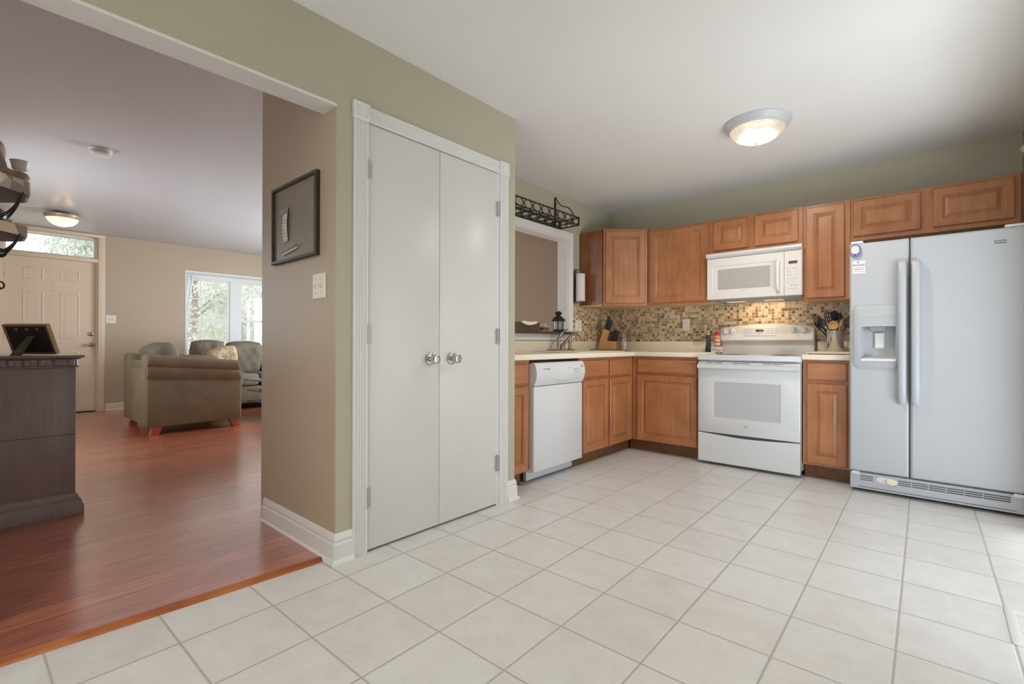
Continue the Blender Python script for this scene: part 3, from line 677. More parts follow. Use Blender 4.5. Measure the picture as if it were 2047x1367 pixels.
b = MB(); fbox(b, fr, .004, .225, w-.004, .267, .0, .012); b.build('drawer_gap_shade', 'dgray', t)  # dark gray sheet standing in for shade behind the drawer top
# backguard
b = MB(); b.box((x0+.006, 4.655, .905), (x1-.006, 4.738, 1.030), .004); b.build('backguard_riser', 'applc', t)
fr = Fr((x0, 4.612, 1.028), (1, 0, 0), Vector((0, .035, .14)))
def bring(h_, ins=0):
    k = 20; out = []
    for i in range(k+1):
        out.append(fr.p(ins+(w-2*ins)*(1-i/k), .128-ins+.026*math.sin(PI*i/k)-(.012 if i in (0, k) else 0), h_))
    return [fr.p(ins+.012, ins, h_), fr.p(w-ins-.012, ins, h_), fr.p(w-ins, ins+.012, h_)]+out+[fr.p(ins, ins+.012, h_)]
b = MB(); b.loft([bring(-.07), bring(-.010), bring(0, .008)]); con = b.build('control_console', 'applc', t, angle=28)
fr2 = Fr(fr.p(0, 0, 0), fr.u, fr.v)
b = MB(); b.loft([rrect(fr2, .205, .045, .465, .118, 0, .006, 3), rrect(fr2, .205, .045, .465, .118, .003, .006, 3), rrect(fr2, .207, .047, .463, .116, .004, .006, 3)]); b.build('keypad_panel', 'appl', con)
b = MB(); fbox(b, fr2, .305, .082, .367, .102, .003, .0055); b.build('clock_display', 'display', con)
b = MB(); b.text('4:50', .017, fr2.p(.345, .092, .0058), fr2.u, fr2.v); b.build('clock_digits', 'digit', con)
b = MB()
for u in (.225, .255, .40, .43):
    for v in (.066, .090): fbox(b, fr2, u, v, u+.014, v+.004, .003, .0046)
fbox(b, fr2, .31, .058, .36, .068, .003, .0046); fbox(b, fr2, .215, .1105, .455, .1125, .003, .0046); b.build('key_marks', 'print', con)
for u, v in ((.045, .083), (.105, .090), (.603, .093), (.682, .090)):
    b = MB(); q = fr2.p(u, v, 0); b.lathe([(.026, 0), (.026, .002), (.021, .005), (.020, .014), (.017, .017), (.001, .018)], q, fr2.n, 28)
    kf = Fr(q, fr2.u, fr2.v); a = .0; b.loft([rect(kf, -.005, -.022, .005, .022, .012), rect(kf, -.004, -.021, .004, .021, .028)]); b.build('control_knob', 'appl', con)
for u, v in ((.076, .045), (.642, .047)):
    b = MB(); b.lathe([(.003, 0), (.003, .001), (.0005, .001)], fr2.p(u, v, 0), fr2.n, 8); b.build('indicator_light', 'tan', con)

# ------------------------------------------------------------------ over-the-range microwave
t = thing('microwave', 'white over-the-range microwave hung below the short cabinet', 'microwave', (-1.165, 4.56, 1.39))
x0, x1, zb, zt = -1.530, -.797, 1.388, 1.798
b = MB(); b.box((x0+.004, 4.362, zb+.006), (x1-.004, 4.738, zt), .003); b.build('body', 'applc', t)
fr = Fr((x0, 4.362, zb), (1, 0, 0)); w = x1-x0; hh = zt-zb
b = MB(); pv = [(0, 0), (.010, .030), (.024, .042), (.036, .040), (.048, .022), (.050, 0)]
b.loft([[fr.p(u, hh-.052+v, h_) for v, h_ in pv] for u in (-.002, w+.002)]); b.build('vent_hood', 'appl', t)
DW = .610
b = MB(); b.loft([rect(fr, 0, 0, DW-.002, hh-.054, 0), rect(fr, 0, 0, DW-.002, hh-.054, .018), rect(fr, .004, .004, DW-.006, hh-.058, .022), rect(fr, .045, .052, .545, .288, .022), rect(fr, .049, .056, .541, .284, .018), rect(fr, .088, .078, .510, .262, .018), rect(fr, .092, .082, .506, .258, .0165)], cap1=False)
dr = b.build('door', 'applc', t)
b = MB(); b.loft([rect(fr, .089, .079, .509, .261, .010), rect(fr, .089, .079, .509, .261, .0166)])
M['mwglass'] = plain('gray_microwave_window', rgb(176, 170, 164), .18, var=.02); b.build('window', 'mwglass', dr)
b = MB(); hp = [fr.p(.568, .042, .020), fr.p(.568, .050, .040), fr.p(.568, .075, .050), fr.p(.568, .165, .053), fr.p(.568, .255, .050), fr.p(.568, .280, .040), fr.p(.568, .288, .020)]
b.tube(hp, .013, 14); b.build('door_handle', 'appl', dr)
b = MB(); b.text('Whirlpool', .012, fr.p(.31, .066, .0185), (1, 0, 0), (0, 0, 1), .0003); b.build('logo', 'print', dr)
b = MB(); fbox(b, fr, DW, 0, w, hh-.054, 0, .020, .003); cp = b.build('control_panel', 'applc', t)
b = MB(); fbox(b, fr, .640, .252, .702, .275, .019, .0212); b.build('display', 'purple', cp)
b = MB(); rnd = random.Random(3)
for j in range(7):
    for i in range(4):
        if rnd.random() < .85: fbox(b, fr, .632+i*.020, .052+j*.027, .632+i*.020+rnd.choice((.007, .010, .012)), .052+j*.027+.006, .019, .0208)
b.build('keypad_marks', 'print', cp)
b = MB(); b.loft([rect(Fr((x0+.012, 4.360, zb+.004), (1, 0, 0), (0, 1, 0)), i, i, w-.024-i, .372-i, -q) for i, q in ((0, 0), (.0, .010), (.03, .020))]); und = b.build('underside_panel', 'gray', t)
M['hoodlens'] = emit('warm_hood_lens', (1, .72, .42, 1), .8)
for u in (.20, .50):
    b = MB(); b.box((x0+u-.07, 4.46, zb-.020), (x0+u+.07, 4.53, zb-.0165)); b.build('hood_lamp', 'hoodlens', und)
l = bpy.data.lights.new('hood_light', 'AREA'); l.shape = 'RECTANGLE'; l.size = .3; l.size_y = .06; l.energy = 1.15; l.color = (1, .78, .52)
o = bpy.data.objects.new('hood_light', l); COL.objects.link(o); o.location = (-1.16, 4.56, zb-.024); o.rotation_euler = (math.radians(18), 0, 0)

# ------------------------------------------------------------------ refrigerator
t = thing('refrigerator', 'white side-by-side refrigerator with ice dispenser', 'refrigerator', (-.03, 4.36, 0))
x0, x1, xm = -.450, .396, -.1315
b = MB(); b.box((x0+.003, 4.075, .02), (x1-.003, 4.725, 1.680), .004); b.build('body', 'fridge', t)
fr = Fr((0, 4.07, 0), (1, 0, 0)); zb, zt = .142, 1.684
def rings_door(u0, u1): return [rect(fr, u0, zb, u1, zt, 0), rect(fr, u0, zb, u1, zt, .056), rect(fr, u0+.003, zb+.003, u1-.003, zt-.003, .064), rect(fr, u0+.012, zb+.012, u1-.012, zt-.012, .070)]
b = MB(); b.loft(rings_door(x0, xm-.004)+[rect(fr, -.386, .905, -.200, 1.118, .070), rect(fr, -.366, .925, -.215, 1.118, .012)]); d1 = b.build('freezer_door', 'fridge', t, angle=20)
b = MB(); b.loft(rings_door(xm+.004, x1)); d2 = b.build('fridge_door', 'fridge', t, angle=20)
b = MB(); b.box((xm-.0038, 4.03, zb+.02), (xm+.0038, 4.07, zt-.01)); b.build('door_gasket', 'gray', t)
def handle(u, parent):
    q = MB(); rr = []
    for v, h0, ww in ((.612, .070, .014), (.614, .095, .018), (.640, .112, .020), (.75, .118, .021), (1.08, .120, .021), (1.41, .118, .021), (1.515, .112, .020), (1.540, .095, .018), (1.545, .070, .014)):
        rr.append([fr.p(u-ww, v, .069), fr.p(u-ww, v, h0-.010), fr.p(u-ww*.7, v, h0-.002), fr.p(u, v, h0), fr.p(u+ww*.7, v, h0-.002), fr.p(u+ww, v, h0-.010), fr.p(u+ww, v, .069)])
    q.loft(rr); q.build('door_handle', 'fridge', parent, angle=50)
handle(-.168, d1); handle(-.101, d2)
# dispenser: raised rounded bezel around the recess
b = MB(); K = dict(k=4)
R0 = rrect(fr, -.428, .842, -.188, 1.258, .069, .035, 4); R1 = rrect(fr, -.428, .842, -.188, 1.258, .076, .035, 4); R2 = rrect(fr, -.420, .850, -.190, 1.250, .081, .030, 4)
R3 = rrect(fr, -.386, .905, -.200, 1.118, .081, .006, 4); R4 = rrect(fr, -.386, .905, -.200, 1.118, .069, .006, 4)
b.loft([R0, R1, R2, R3, R4], False, False); dp = b.build('dispenser_bezel', 'fridge', d1)
b = MB()
for i, u in enumerate((-.375, -.355, -.335, -.318, -.30, -.283, -.262, -.242, -.224)):
    fbox(b, fr, u, 1.182, u+.010, 1.186, .080, .0816)
    if i in (0, 2, 3, 4, 5, 7): fbox(b, fr, u+.002, 1.174, u+.008, 1.178, .080, .0816)
b.build('dispenser_marks', 'print', dp)
b = MB(); b.loft([[fr.p(-.345, 1.116, .066), fr.p(-.245, 1.116, .066), fr.p(-.262, 1.085, .056), fr.p(-.328, 1.085, .056)], [fr.p(-.345, 1.116, .02), fr.p(-.245, 1.116, .02), fr.p(-.262, 1.085, .02), fr.p(-.328, 1.085, .02)]]); b.build('ice_chute', 'gray', dp)
b = MB(); b.loft([rect(fr, -.315, .972, -.262, 1.078, .014), rect(fr, -.315, .972, -.262, 1.078, .026), rect(fr, -.310, .977, -.267, 1.073, .030)]); b.build('dispenser_paddle', 'appl', dp)
b = MB(); b.loft([rect(fr, -.388, .888, -.196, .906, .012), rect(fr, -.388, .888, -.196, .906, .084), rect(fr, -.384, .891, -.200, .903, .088)]); b.build('drip_tray', 'appl', dp)
# badge
b = MB(); fbox(b, fr, .254, 1.594, .302, 1.611, .069, .0725); bd = b.build('badge', 'dgray', d2)
b = MB(); fbox(b, fr, .2565, 1.5975, .2995, 1.6075, .072, .0729); b.build('badge_inset', 'gray', bd)
b = MB(); b.text('MAYTAG', .0105, fr.p(.278, 1.6025, .0732), (1, 0, 0), (0, 0, 1), .0003); b.build('badge_lettering', 'paper', bd)
# hinge covers and base grille
for a, c_ in ((x0+.004, x0+.075), (x1-.10, x1-.004)):
    b = MB(); b.box((a, 4.01, 1.684), (c_, 4.12, 1.702), .007); b.build('hinge_cover', 'appl', t)
b = MB(); b.loft([rect(fr, x0+.002, .022, x1-.002, .134, 0), rect(fr, x0+.002, .022, x1-.002, .134, .052), rect(fr, x0+.006, .026, x1-.006, .130, .058)]); gr = b.build('base_grille', 'fridge', t)
b = MB()
for z in (.086, .099, .112):
    for u0, u1 in ((x0+.06, x0+.130), (-.188, -.125), (-.120, -.043), (-.038, .040), (.045, .122), (.127, .205), (.210, .320)): fbox(b, fr, u0, z-.0028, u1, z+.0028, .056, .0586)
fbox(b, fr, x0+.05, .036, x1-.05, .040, .056, .0586); b.build('grille_slot', 'dgray', gr)
b = MB(); b.loft([[fr.p(-.247+.038*s_*math.cos(a)-(.02*s_ if math.cos(a) < 0 else 0), .098+.022*s_*math.sin(a), h_) for a in [2*PI*i/24 for i in range(24)]] for s_, h_ in ((1, .057), (1, .062), (.9, .064))]); b.build('filter_collar', 'appl', gr)
b = MB(); b.loft([[fr.p(-.222+.030*s_*math.cos(a), .098+.020*s_*math.sin(a), h_) for a in [2*PI*i/24 for i in range(24)]] for s_, h_ in ((1, .063), (1, .072), (.85, .075))])
b.loft([rect(fr, -.250, .095, -.194, .101, .074), rect(fr, -.248, .096, -.196, .100, .080)]); b.build('filter_knob', 'cream', gr)
for u in (x0+.035, x1-.045):
    b = MB(); b.loft([rrect(fr, u-.020, .120, u+.022, .140, h_, .005, 2) for h_ in (.05, .068)]); b.build('hinge_cap', 'appl', gr)
b = MB(); b.box((x0+.02, 4.08, .001), (x1-.02, 4.70, .021)); b.build('base_rail', 'gap', t)

# magnets on the freezer door
YD_ = 3.9995
t = thing('tap_light', 'oval periwinkle tap light with yellow dots on the freezer door', 'light', (-.417, 4.0, 1.63))
fm = Fr((-.4165, YD_, 1.634), (1, 0, 0))
def oval(s_, h_, a_=.030, b_=.043, p=2.6): return [fm.p(math.copysign(abs(math.cos(q))**(2/p), math.cos(q))*a_*s_, math.copysign(abs(math.sin(q))**(2/p), math.sin(q))*b_*s_, h_) for q in [2*PI*i/32 for i in range(32)]]
b = MB(); b.loft([oval(1, 0), oval(1, .010), oval(.9, .015), oval(.8, .0155)]); b.build('shell', 'blue', t)
b = MB(); b.loft([[p+fm.v*.006 for p in oval(.72, h_, .030, .036)] for h_ in (.014, .0175)]); ln = b.build('lens', 'paper', t)
b = MB()
for i in range(4):
    for j in range(6): b.ball(fm.p(-.0135+i*.009, -.010+j*.0068, .0178), .0028, n=8)
b.build('led_dots', 'ledyellow', ln)
b = MB(); b.lathe([(.005, 0), (.005, .003), (.001, .004)], fm.p(0, -.031, .013), fm.n, 14); b.build('button', 'navy', t)
t = thing('refrigerator_magnet', 'white card magnet with purple lettering below the tap light', 'magnet', (-.398, 4.0, 1.52))
fm = Fr((-.3975, YD_, 1.521), (1, 0, 0))
b = MB(); b.loft([rrect(fm, -.036, -.043, .036, .043, h_, .004, 2) for h_ in (0, .0012)]); b.build('card', 'appl', t)
b = MB(); b.text('Animal', .0235, fm.p(0, .016, .0014), fm.u, fm.v, .0003); b.build('lettering', 'navy', t)
b = MB(); b.lathe([(.004, 0), (.004, .0004), (.001, .0004)], fm.p(-.004, .033, .0012), fm.n, 12)
for q in (-.007, -.003, .001): b.ball(fm.p(q-.001, .038, .0014), .0014, (1, .3, 1), 6)
b.build('paw_print', 'navy', t)
b = MB()
for u0, u1 in ((-.033, -.024), (-.020, .006), (.010, .032)): fbox(b, fm, u0, -.004, u1, .000, .001, .0015)
b.build('faint_print', 'pinkprint', t)
b = MB(); fbox(b, fm, -.027, -.017, .025, -.010, .001, .0015); fbox(b, fm, -.033, -.030, .033, -.027, .001, .0014); b.build('tan_print_line', 'tan', t)

# ------------------------------------------------------------------ sink and faucet
t = thing('kitchen_sink', 'drop-in cream sink set in the countertop in front of the faucet', 'sink', (-2.42, 3.66, CT))
ft = Fr((-2.67, 3.30, CT), (0, 1, 0), (-1, 0, 0)); ft = Fr((-2.67, 3.28, CT+.0005), (1, 0, 0), (0, 1, 0))
b = MB(); b.loft([rrect(ft, 0, 0, .50, .80, 0, .05), rrect(ft, 0, 0, .50, .80, .006, .05), rrect(ft, .008, .008, .492, .792, .010, .045), rrect(ft, .10, .03, .47, .77, .010, .04), rrect(ft, .11, .04, .46, .76, .003, .04)])
b.build('sink_rim', 'counter', t)
FY = 3.63; FX = -2.625; FZ = CT+.0108
t = thing('kitchen_faucet', 'brushed nickel faucet with curved spout and side sprayer at the sink', 'faucet', (FX, FY, FZ))
ft = Fr((FX-.03, FY-.17, FZ), (1, 0, 0), (0, 1, 0))
b = MB(); b.loft([rrect(ft, 0, 0, .06, .40, h_, .028, 5) for h_ in (0, .008)]+[rrect(ft, .006, .006, .054, .394, .012, .024, 5)]); b.build('deck_plate', 'nickel', t)
b = MB(); b.tube([(FX, FY-.01, FZ+.010), (FX, FY-.01, FZ+.05), (FX, FY-.008, FZ+.10), (FX+.004, FY+.00, FZ+.125), (FX+.01, FY+.03, FZ+.16), (FX+.016, FY+.075, FZ+.190), (FX+.02, FY+.105, FZ+.198)], [.017, .015, .0145, .014, .012, .009, .006], 14); b.build('lever_handle', 'nickel', t)
b = MB(); sp = []
prz = [(0, 0), (.2, .046), (.4, .088), (.58, .115), (.72, .128), (.84, .124), (.93, .104), (1, .076)]
for i in range(22):
    q = i/21
    k_ = max(k for k in range(7) if prz[k][0] <= q+1e-9); a0, b0 = prz[k_]; a1, b1 = prz[k_+1]; m0 = (b1-prz[max(0, k_-1)][1])/(a1-prz[max(0, k_-1)][0]); m1 = (prz[min(7, k_+2)][1]-b0)/(prz[min(7, k_+2)][0]-a0)
    w_ = (q-a0)/(a1-a0); hz = b0*(2*w_**3-3*w_**2+1)+(a1-a0)*m0*(w_**3-2*w_**2+w_)+b1*(3*w_**2-2*w_**3)+(a1-a0)*m1*(w_**3-w_**2)
    x = FX+.01+.150*q; y = FY+.030+.095*q; z = FZ+.035+hz
    sp.append((x, y, z))
b.tube(sp, [.0165-.004*i/21 for i in range(22)], 14); b.build('spout', 'nickel', t)
b = MB(); b.lathe([(.024, 0), (.024, .012), (.019, .03), (.018, .05), (.001, .052)], (FX+.012, FY+.035, FZ+.008), (0, 0, 1), 20); b.build('spout_base', 'nickel', t)
b = MB(); b.lathe([(.022, 0), (.020, .012), (.014, .02), (.013, .055), (.018, .075), (.021, .095), (.018, .108), (.001, .112)], (FX, FY+.175, FZ+.009), (0, 0, 1), 18)
b.tube([(FX, FY+.175, FZ+.105), (FX+.015, FY+.185, FZ+.125), (FX+.03, FY+.205, FZ+.128)], [.014, .013, .010], 12); b.build('side_sprayer', 'nickel', t)

# ------------------------------------------------------------------ things on the counter, left to right
Z0 = CT+.0006
t = thing('cutting_board', 'thin green glass cutting board with red end lying before the knife block', 'cutting board', (-2.5, 4.28, Z0))
ft = Fr((-2.680, 4.245, Z0), (.93, .2, 0), (-.2, .93, 0))
b = MB(); b.loft([rrect(ft, 0, 0, .235, .13, h_, .012, 3) for h_ in (.004, .016)]); b.build('board', 'glassgreen', t)
b = MB(); b.loft([rrect(ft, .2352, 0, .345, .13, h_, .012, 3) for h_ in (.004, .016)]); b.build('board_end', 'boardred', t)
for u, v in ((.02, .02), (.32, .02), (.02, .11), (.32, .11)):
    b = MB(); b.lathe([(.007, 0), (.007, .0042)], ft.p(u, v, 0), (0, 0, 1), 10); b.build('foot', 'black', t)
# knife block: slanted block leaning right
t = thing('knife_block', 'pale wooden knife block standing in the counter corner', 'knife block', (-2.56, 4.47, Z0))
dU = Vector((.86, .1, 0)).normalized()*.86; fk = Fr((-2.70, 4.405, Z0), dU)
dv = -fk.n
body = [(0, 0), (.120, 0), (.200, .0), (.200, .105), (.110, .105), (.150, .200), (.078, .232)]
b = MB(); b.prism([fk.p(u*.95, v) for u, v in [(0, 0), (.150, 0), (.150, .098), (.118, .112), (.152, .205), (.085, .232)]], dv*.09); b.build('block', 'block', t)
b = MB(); b.prism([fk.p(u*.95, v) for u, v in [(.151, 0), (.198, 0), (.198, .100), (.151, .100)]], dv*.09); b.build('step_block', 'block', t)
for j, wd_ in enumerate(('front', 'second from the front', 'third from the front', 'fourth from the front', 'fifth from the front', 'rear')):
    q0 = dv*(.001+.0152*j)
    q = thing('steak_knife', ('%smost' % wd_ if wd_ in ('front', 'rear') else wd_)+' of the six black steak knife handles in the lower block step', 'knife', fk.p(.18, .101)+q0, 'steak knives in the lower block step')
    b = MB(); b.prism([fk.p(u*.95, v)+q0 for u, v in [(.154, .1005), (.200, .1005), (.206, .108), (.232, .198), (.226, .206), (.176, .205), (.168, .198)]], dv*.0135); h_ = b.build('handle', 'black', q)
    if j == 0:
        for k_ in range(4):
            b = MB(); b.lathe([(.004, 0), (.004, .0015), (.001, .002)], fk.p(.156+k_*.006, .120+k_*.022, -.0006), fk.n, 8); b.build('rivet', 'steel', h_)
sl = (fk.u*.080+Vector((0, 0, 1))*.232).normalized()
def knife(u, v, depth, L, label, wv=.016):
    o_ = fk.p(u*.95, v)+dv*depth
    q = thing('kitchen_knife', label, 'knife', o_, 'black handled knives in the block')
    k = MB(); e1 = fk.u; e1 = (e1-sl*e1.dot(sl)).normalized(); e2 = sl.cross(e1); rr = []
    for s_, a, c_ in ((.004, .8, .8), (.02, 1, 1), (L*.45, .85, .9), (L*.8, 1.0, 1), (L*.96, .95, .9), (L, .5, .5)):
        rr.append([o_+sl*s_+e1*(wv*a*math.cos(g))*.75+e2*(.009*c_*math.sin(g)) for g in [2*PI*i/12 for i in range(12)]])
    k.loft(rr); h_ = k.build('handle', 'black', q)
    for s_ in (.25, .5, .75):
        k = MB(); k.lathe([(.0032, 0), (.0032, .0012), (.0005, .0016)], o_+sl*L*s_-e2*.0085*(1 if (e2.y > 0) else -1), (-e2 if e2.y > 0 else e2), 8); k.build('rivet', 'steel', h_)
knife(.092, .231, .020, .135, 'long black knife handle leftmost in the block', .017)
knife(.086, .2325, .055, .132, 'black knife handle behind the leftmost one in the block', .017)
knife(.118, .220, .018, .112, 'third black knife handle from the left in the block')
knife(.113, .2215, .052, .112, 'black knife handle fourth from the left in the block')
knife(.145, .208, .018, .100, 'rightmost black knife handle in the upper tier of the block', .014)
t = thing('glass_jar', 'clear glass jar half filled with white powder beside the knife block', 'jar', (-2.478, 4.590, Z0))
b = MB(); b.lathe([(.046, 0), (.049, .008), (.049, .165), (.044, .178), (.044, .186), (.041, .186), (.041, .176), (.046, .164), (.046, .010), (.001, .008)], (-2.478, 4.590, Z0), n=32, cap0=True, cap1=False); b.build('jar_body', 'glass', t)
b = MB(); b.lathe([(.044, .012), (.044, .092), (.001, .094)], (-2.478, 4.590, Z0)); b.build('powder', 'flour', t)
b = MB(); b.lathe([(.046, .187), (.048, .190), (.046, .200), (.012, .206), (.001, .207)], (-2.478, 4.590, Z0)); b.build('lid', 'glass', t)
# pepper mill, spice bottle, dish
t = thing('pepper_mill', 'dark slender pepper mill with steel top left of the stove', 'pepper mill', (-1.592, 4.56, Z0)); c_ = (-1.592, 4.56, Z0)
b = MB(); b.lathe([(.027, 0), (.027, .038), (.024, .048), (.025, .052), (.022, .06), (.018, .12), (.020, .150), (.022, .155), (.001, .156)], c_); b.build('body', 'mill', t)
b = MB(); b.lathe([(.0268, .0), (.0282, .002), (.0282, .038), (.0272, .040)], c_, cap0=False, cap1=False); b.build('grinder_base', 'black', t)
b = MB(); b.lathe([(.020, .1565), (.024, .160), (.023, .170), (.012, .176), (.008, .180), (.012, .184), (.010, .192), (.001, .194)], c_); b.build('top_knob', 'steel', t)
t = thing('spice_dish', 'small white dish with gray wave under the spice bottle', 'dish', (-1.515, 4.56, Z0))
b = MB(); b.box((-1.562, 4.53, Z0), (-1.466+.0, 4.59, Z0+.048), .005); b.build('dish', 'cup', t)
b = MB()
for i in range(8):
    u = -1.55+i*.010; v = .018+.008*math.sin(i*.9); b.box((u, 4.5285, Z0+v), (u+.0105, 4.5298, Z0+v+.008))
b.build('wave_pattern', 'gray', t)
t = thing('spice_bottle', 'red capped spice bottle with orange label left of the stove', 'bottle', (-1.512, 4.56, Z0+.049)); c_ = (-1.512, 4.56, Z0+.0488)
b = MB(); b.lathe([(.023, 0), (.024, .006), (.024, .100), (.020, .108), (.020, .112), (.001, .112)], c_); b.build('bottle_body', 'spice', t)
b = MB(); b.lathe([(.0243, .082), (.0246, .083), (.0246, .098), (.0243, .099)], c_, cap0=False, cap1=False); b.build('label_band', 'yellow', t)
b = MB()
for z, s_ in ((.018, 0), (.052, .5)): 
    for i in range(3): b.lathe([(.0244, z+i*.007), (.0247, z+i*.007+.001), (.0247, z+i*.007+.004), (.0244, z+i*.007+.005)], c_, cap0=False, cap1=False)
b.build('label_print', 'paper', t)
b = MB(); b.lathe([(.0235, .1125), (.0235, .135), (.021, .139), (.001, .139)], c_, flute=.03, nf=20, n=60); b.build('cap', 'red', t)
# right of the stove
t = thing('tray_board', 'cream board under the steel utensil crock', 'board', (-.60, 4.45, CT))
b = MB(); b.box((-.742, 4.20, Z0+.004), (-.470, 4.71, Z0+.018), .003); b.build('board', 'cream', t)
for x in (-.72, -.49):
    for y in (4.23, 4.68):
        b = MB(); b.box((x-.01, y-.01, Z0), (x+.01, y+.01, Z0+.004)); b.build('foot', 'black', t)
ZK = Z0+.0185; CK = Vector((-.604, 4.55, ZK))
t = thing('utensil_crock', 'brushed steel crock holding cooking utensils beside the refrigerator', 'crock', CK)
b = MB(); b.lathe([(.057, 0), (.0585, .003), (.0585, .160), (.060, .164), (.0575, .166), (.055, .160), (.055, .006), (.001, .005)], CK, n=40, cap1=False); b.build('crock_body', 'steel', t)
def utensil(name, label, cat, root, head, kind, mm, L=.085, wd=.034, facing=(0, -1, 0)):
    r0 = CK+Vector((root[0], root[1], .012)); hd = Vector(head); ax = (hd-r0).normalized(); fa = Vector(facing); side = ax.cross(fa).normalized(); fa = side.cross(ax).normalized()
    q = thing(name, label, cat, r0, 'utensils in the steel crock')
    st = hd-ax*L*.5
    k = MB(); k.tube([r0, r0+(st-r0)*.6, st+ax*.008], [.0055, .006, .0045], 8); k.build('shank', mm, q)
    k = MB()
    def prof_(s_):
        if kind == 'spatula': return wd*min(1, .35+s_*2.2)*(1 if s_ < .9 else .85)
        return wd*math.sqrt(max(.02, 1-(2*s_-1)**2))
    N_ = 12; 
    if kind in ('spoon', 'ladle'):
        rr = []
        for i in range(N_+1):
            s_ = i/N_; wv = prof_(s_); c0_ = st+ax*L*s_
            cup = .012*math.sin(PI*s_)
            rr.append([c0_-side*wv+fa*.000, c0_-side*wv*.5-fa*cup*.8, c0_-fa*cup, c0_+side*wv*.5-fa*cup*.8, c0_+side*wv, c0_+side*wv*.5-fa*(cup*.8+.003), c0_-fa*(cup+.004), c0_-side*wv*.5-fa*(cup*.8+.003)])
        k.loft(rr)
    else:
        n_s = 4; edges = [-1+2*i/(2*n_s+1) for i in range(2*n_s+2)]
        for e in range(0, len(edges)-1):
            solid = (e % 2 == 0)
            segs = [(0, 1)] if solid else [(0, .22), (.86, 1)]
            for a0, a1 in segs:
                rr = []
                for i in range(7):
                    s_ = a0+(a1-a0)*i/6; wv = prof_(s_); c0_ = st+ax*L*s_
                    p0 = c0_+side*wv*edges[e]; p1 = c0_+side*wv*edges[e+1]
                    rr.append([p0, p1, p1+fa*.0025, p0+fa*.0025])
                k.loft(rr)
    k.build('head', mm, q); return q
utensil('slotted_spatula', 'black slotted spatula leaning far left out of the crock', 'spatula', (.02, .0), (-.725, 4.56, 1.196), 'slotted', 'black', .11, .030, (.3, -1, .4))
utensil('serving_spoon', 'black spoon leaning left in front of the spatula in the crock', 'spoon', (.015, -.015), (-.690, 4.53, 1.168), 'spoon', 'mill', .095, .030, (.2, -1, .5))
utensil('solid_turner', 'black turner lying lowest at the left of the crock', 'spatula', (.03, .01), (-.735, 4.60, 1.148), 'spoon', 'black', .075, .022, (0, -.6, -1))
utensil('slotted_turner', 'black slotted turner standing tall behind the wooden spoon', 'spatula', (.0, .02), (-.650, 4.585, 1.215), 'spatula', 'black', .085, .032)
utensil('pasta_server', 'black rounded server at the top centre of the crock', 'spoon', (.0, .03), (-.615, 4.60, 1.228), 'spoon', 'black', .085, .028)
utensil('whisk_handle', 'steel tipped black utensil handle right of the round server', 'utensil', (-.01, .0), (-.578, 4.57, 1.215), 'spoon', 'mill', .08, .014)
utensil('wooden_spoon', 'pale wooden spoon in front of the black utensils', 'spoon', (.0, -.03), (-.612, 4.515, 1.150), 'spoon', 'spoonwood', .070, .034)
utensil('wooden_stick', 'slim pale wooden utensil right of the wooden spoon', 'utensil', (.0, -.02), (-.566, 4.52, 1.165), 'spoon', 'spoonwood', .06, .010)
utensil('slotted_ladle', 'black slotted spoon leaning right towards the refrigerator', 'spoon', (-.02, .0), (-.512, 4.56, 1.178), 'slotted', 'black', .115, .036, (-.3, -1, .3))

# outlets and switch plates
def plate(name, label, fr, w, h, kind, mm='almond'):
    t = thing(name, label, 'outlet' if kind == 'outlet' else 'switch plate', fr.p(0, 0, 0))
    b = MB(); b.loft([rect(fr, -w/2+i, -h/2+i, w/2-i, h/2-i, q) for i, q in ((0, 0), (0, .003), (.005, .007))]); b.build('plate', mm, t)
    if kind == 'outlet':
        for v in (-.022, .022):
            b = MB(); b.loft([rrect(fr, -.016, v-.015, .016, v+.015, q, .008, 3) for q in (.0065, .009)]); f_ = b.build('receptacle', mm, t)
            b = MB(); fbox(b, fr, -.008, v-.002, -.006, v+.007, .0085, .0094); fbox(b, fr, .006, v-.002, .008, v+.007, .0085, .0094); b.build('slot', 'dgray', f_)
    else:
        n = 2
        for i in range(n):
            u = (i-.5)*w*.42
            b = MB(); b.loft([rect(fr, u-.005, -.012, u+.005, .012, .0065), rect(fr, u-.004, .000, u+.004, .010, .017)]); b.build('toggle', mm, t)
            b = MB()
            for v in (-.03, .03): b.lathe([(.003, 0), (.003, .0006), (.0005, .001)], fr.p(u, v*h/.115, .007), fr.n, 8)
            b.build('screw', 'gray', t)
    return t
plate('wall_outlet', 'almond outlet in the mosaic between the corner and the stove', Fr((-1.874, 4.7395, 1.187), (1, 0, 0)), .072, .120, 'outlet')
plate('wall_outlet', 'almond outlet in the mosaic beside the pass-through above the sprayer', Fr((-2.7395, 4.121, 1.180), (0, 1, 0)), .115, .118, 'outlet')
plate('light_switch', 'double toggle switch plate below the chalkboard', Fr((-2.192, YC-.0005, 1.268), (1, 0, 0)), .122, .122, 'switch')
plate('light_switch', 'double toggle switch plate beside the distant entry door', Fr((XF+.0005, 1.376, 1.332), (0, 1, 0)), .118, .118, 'switch')

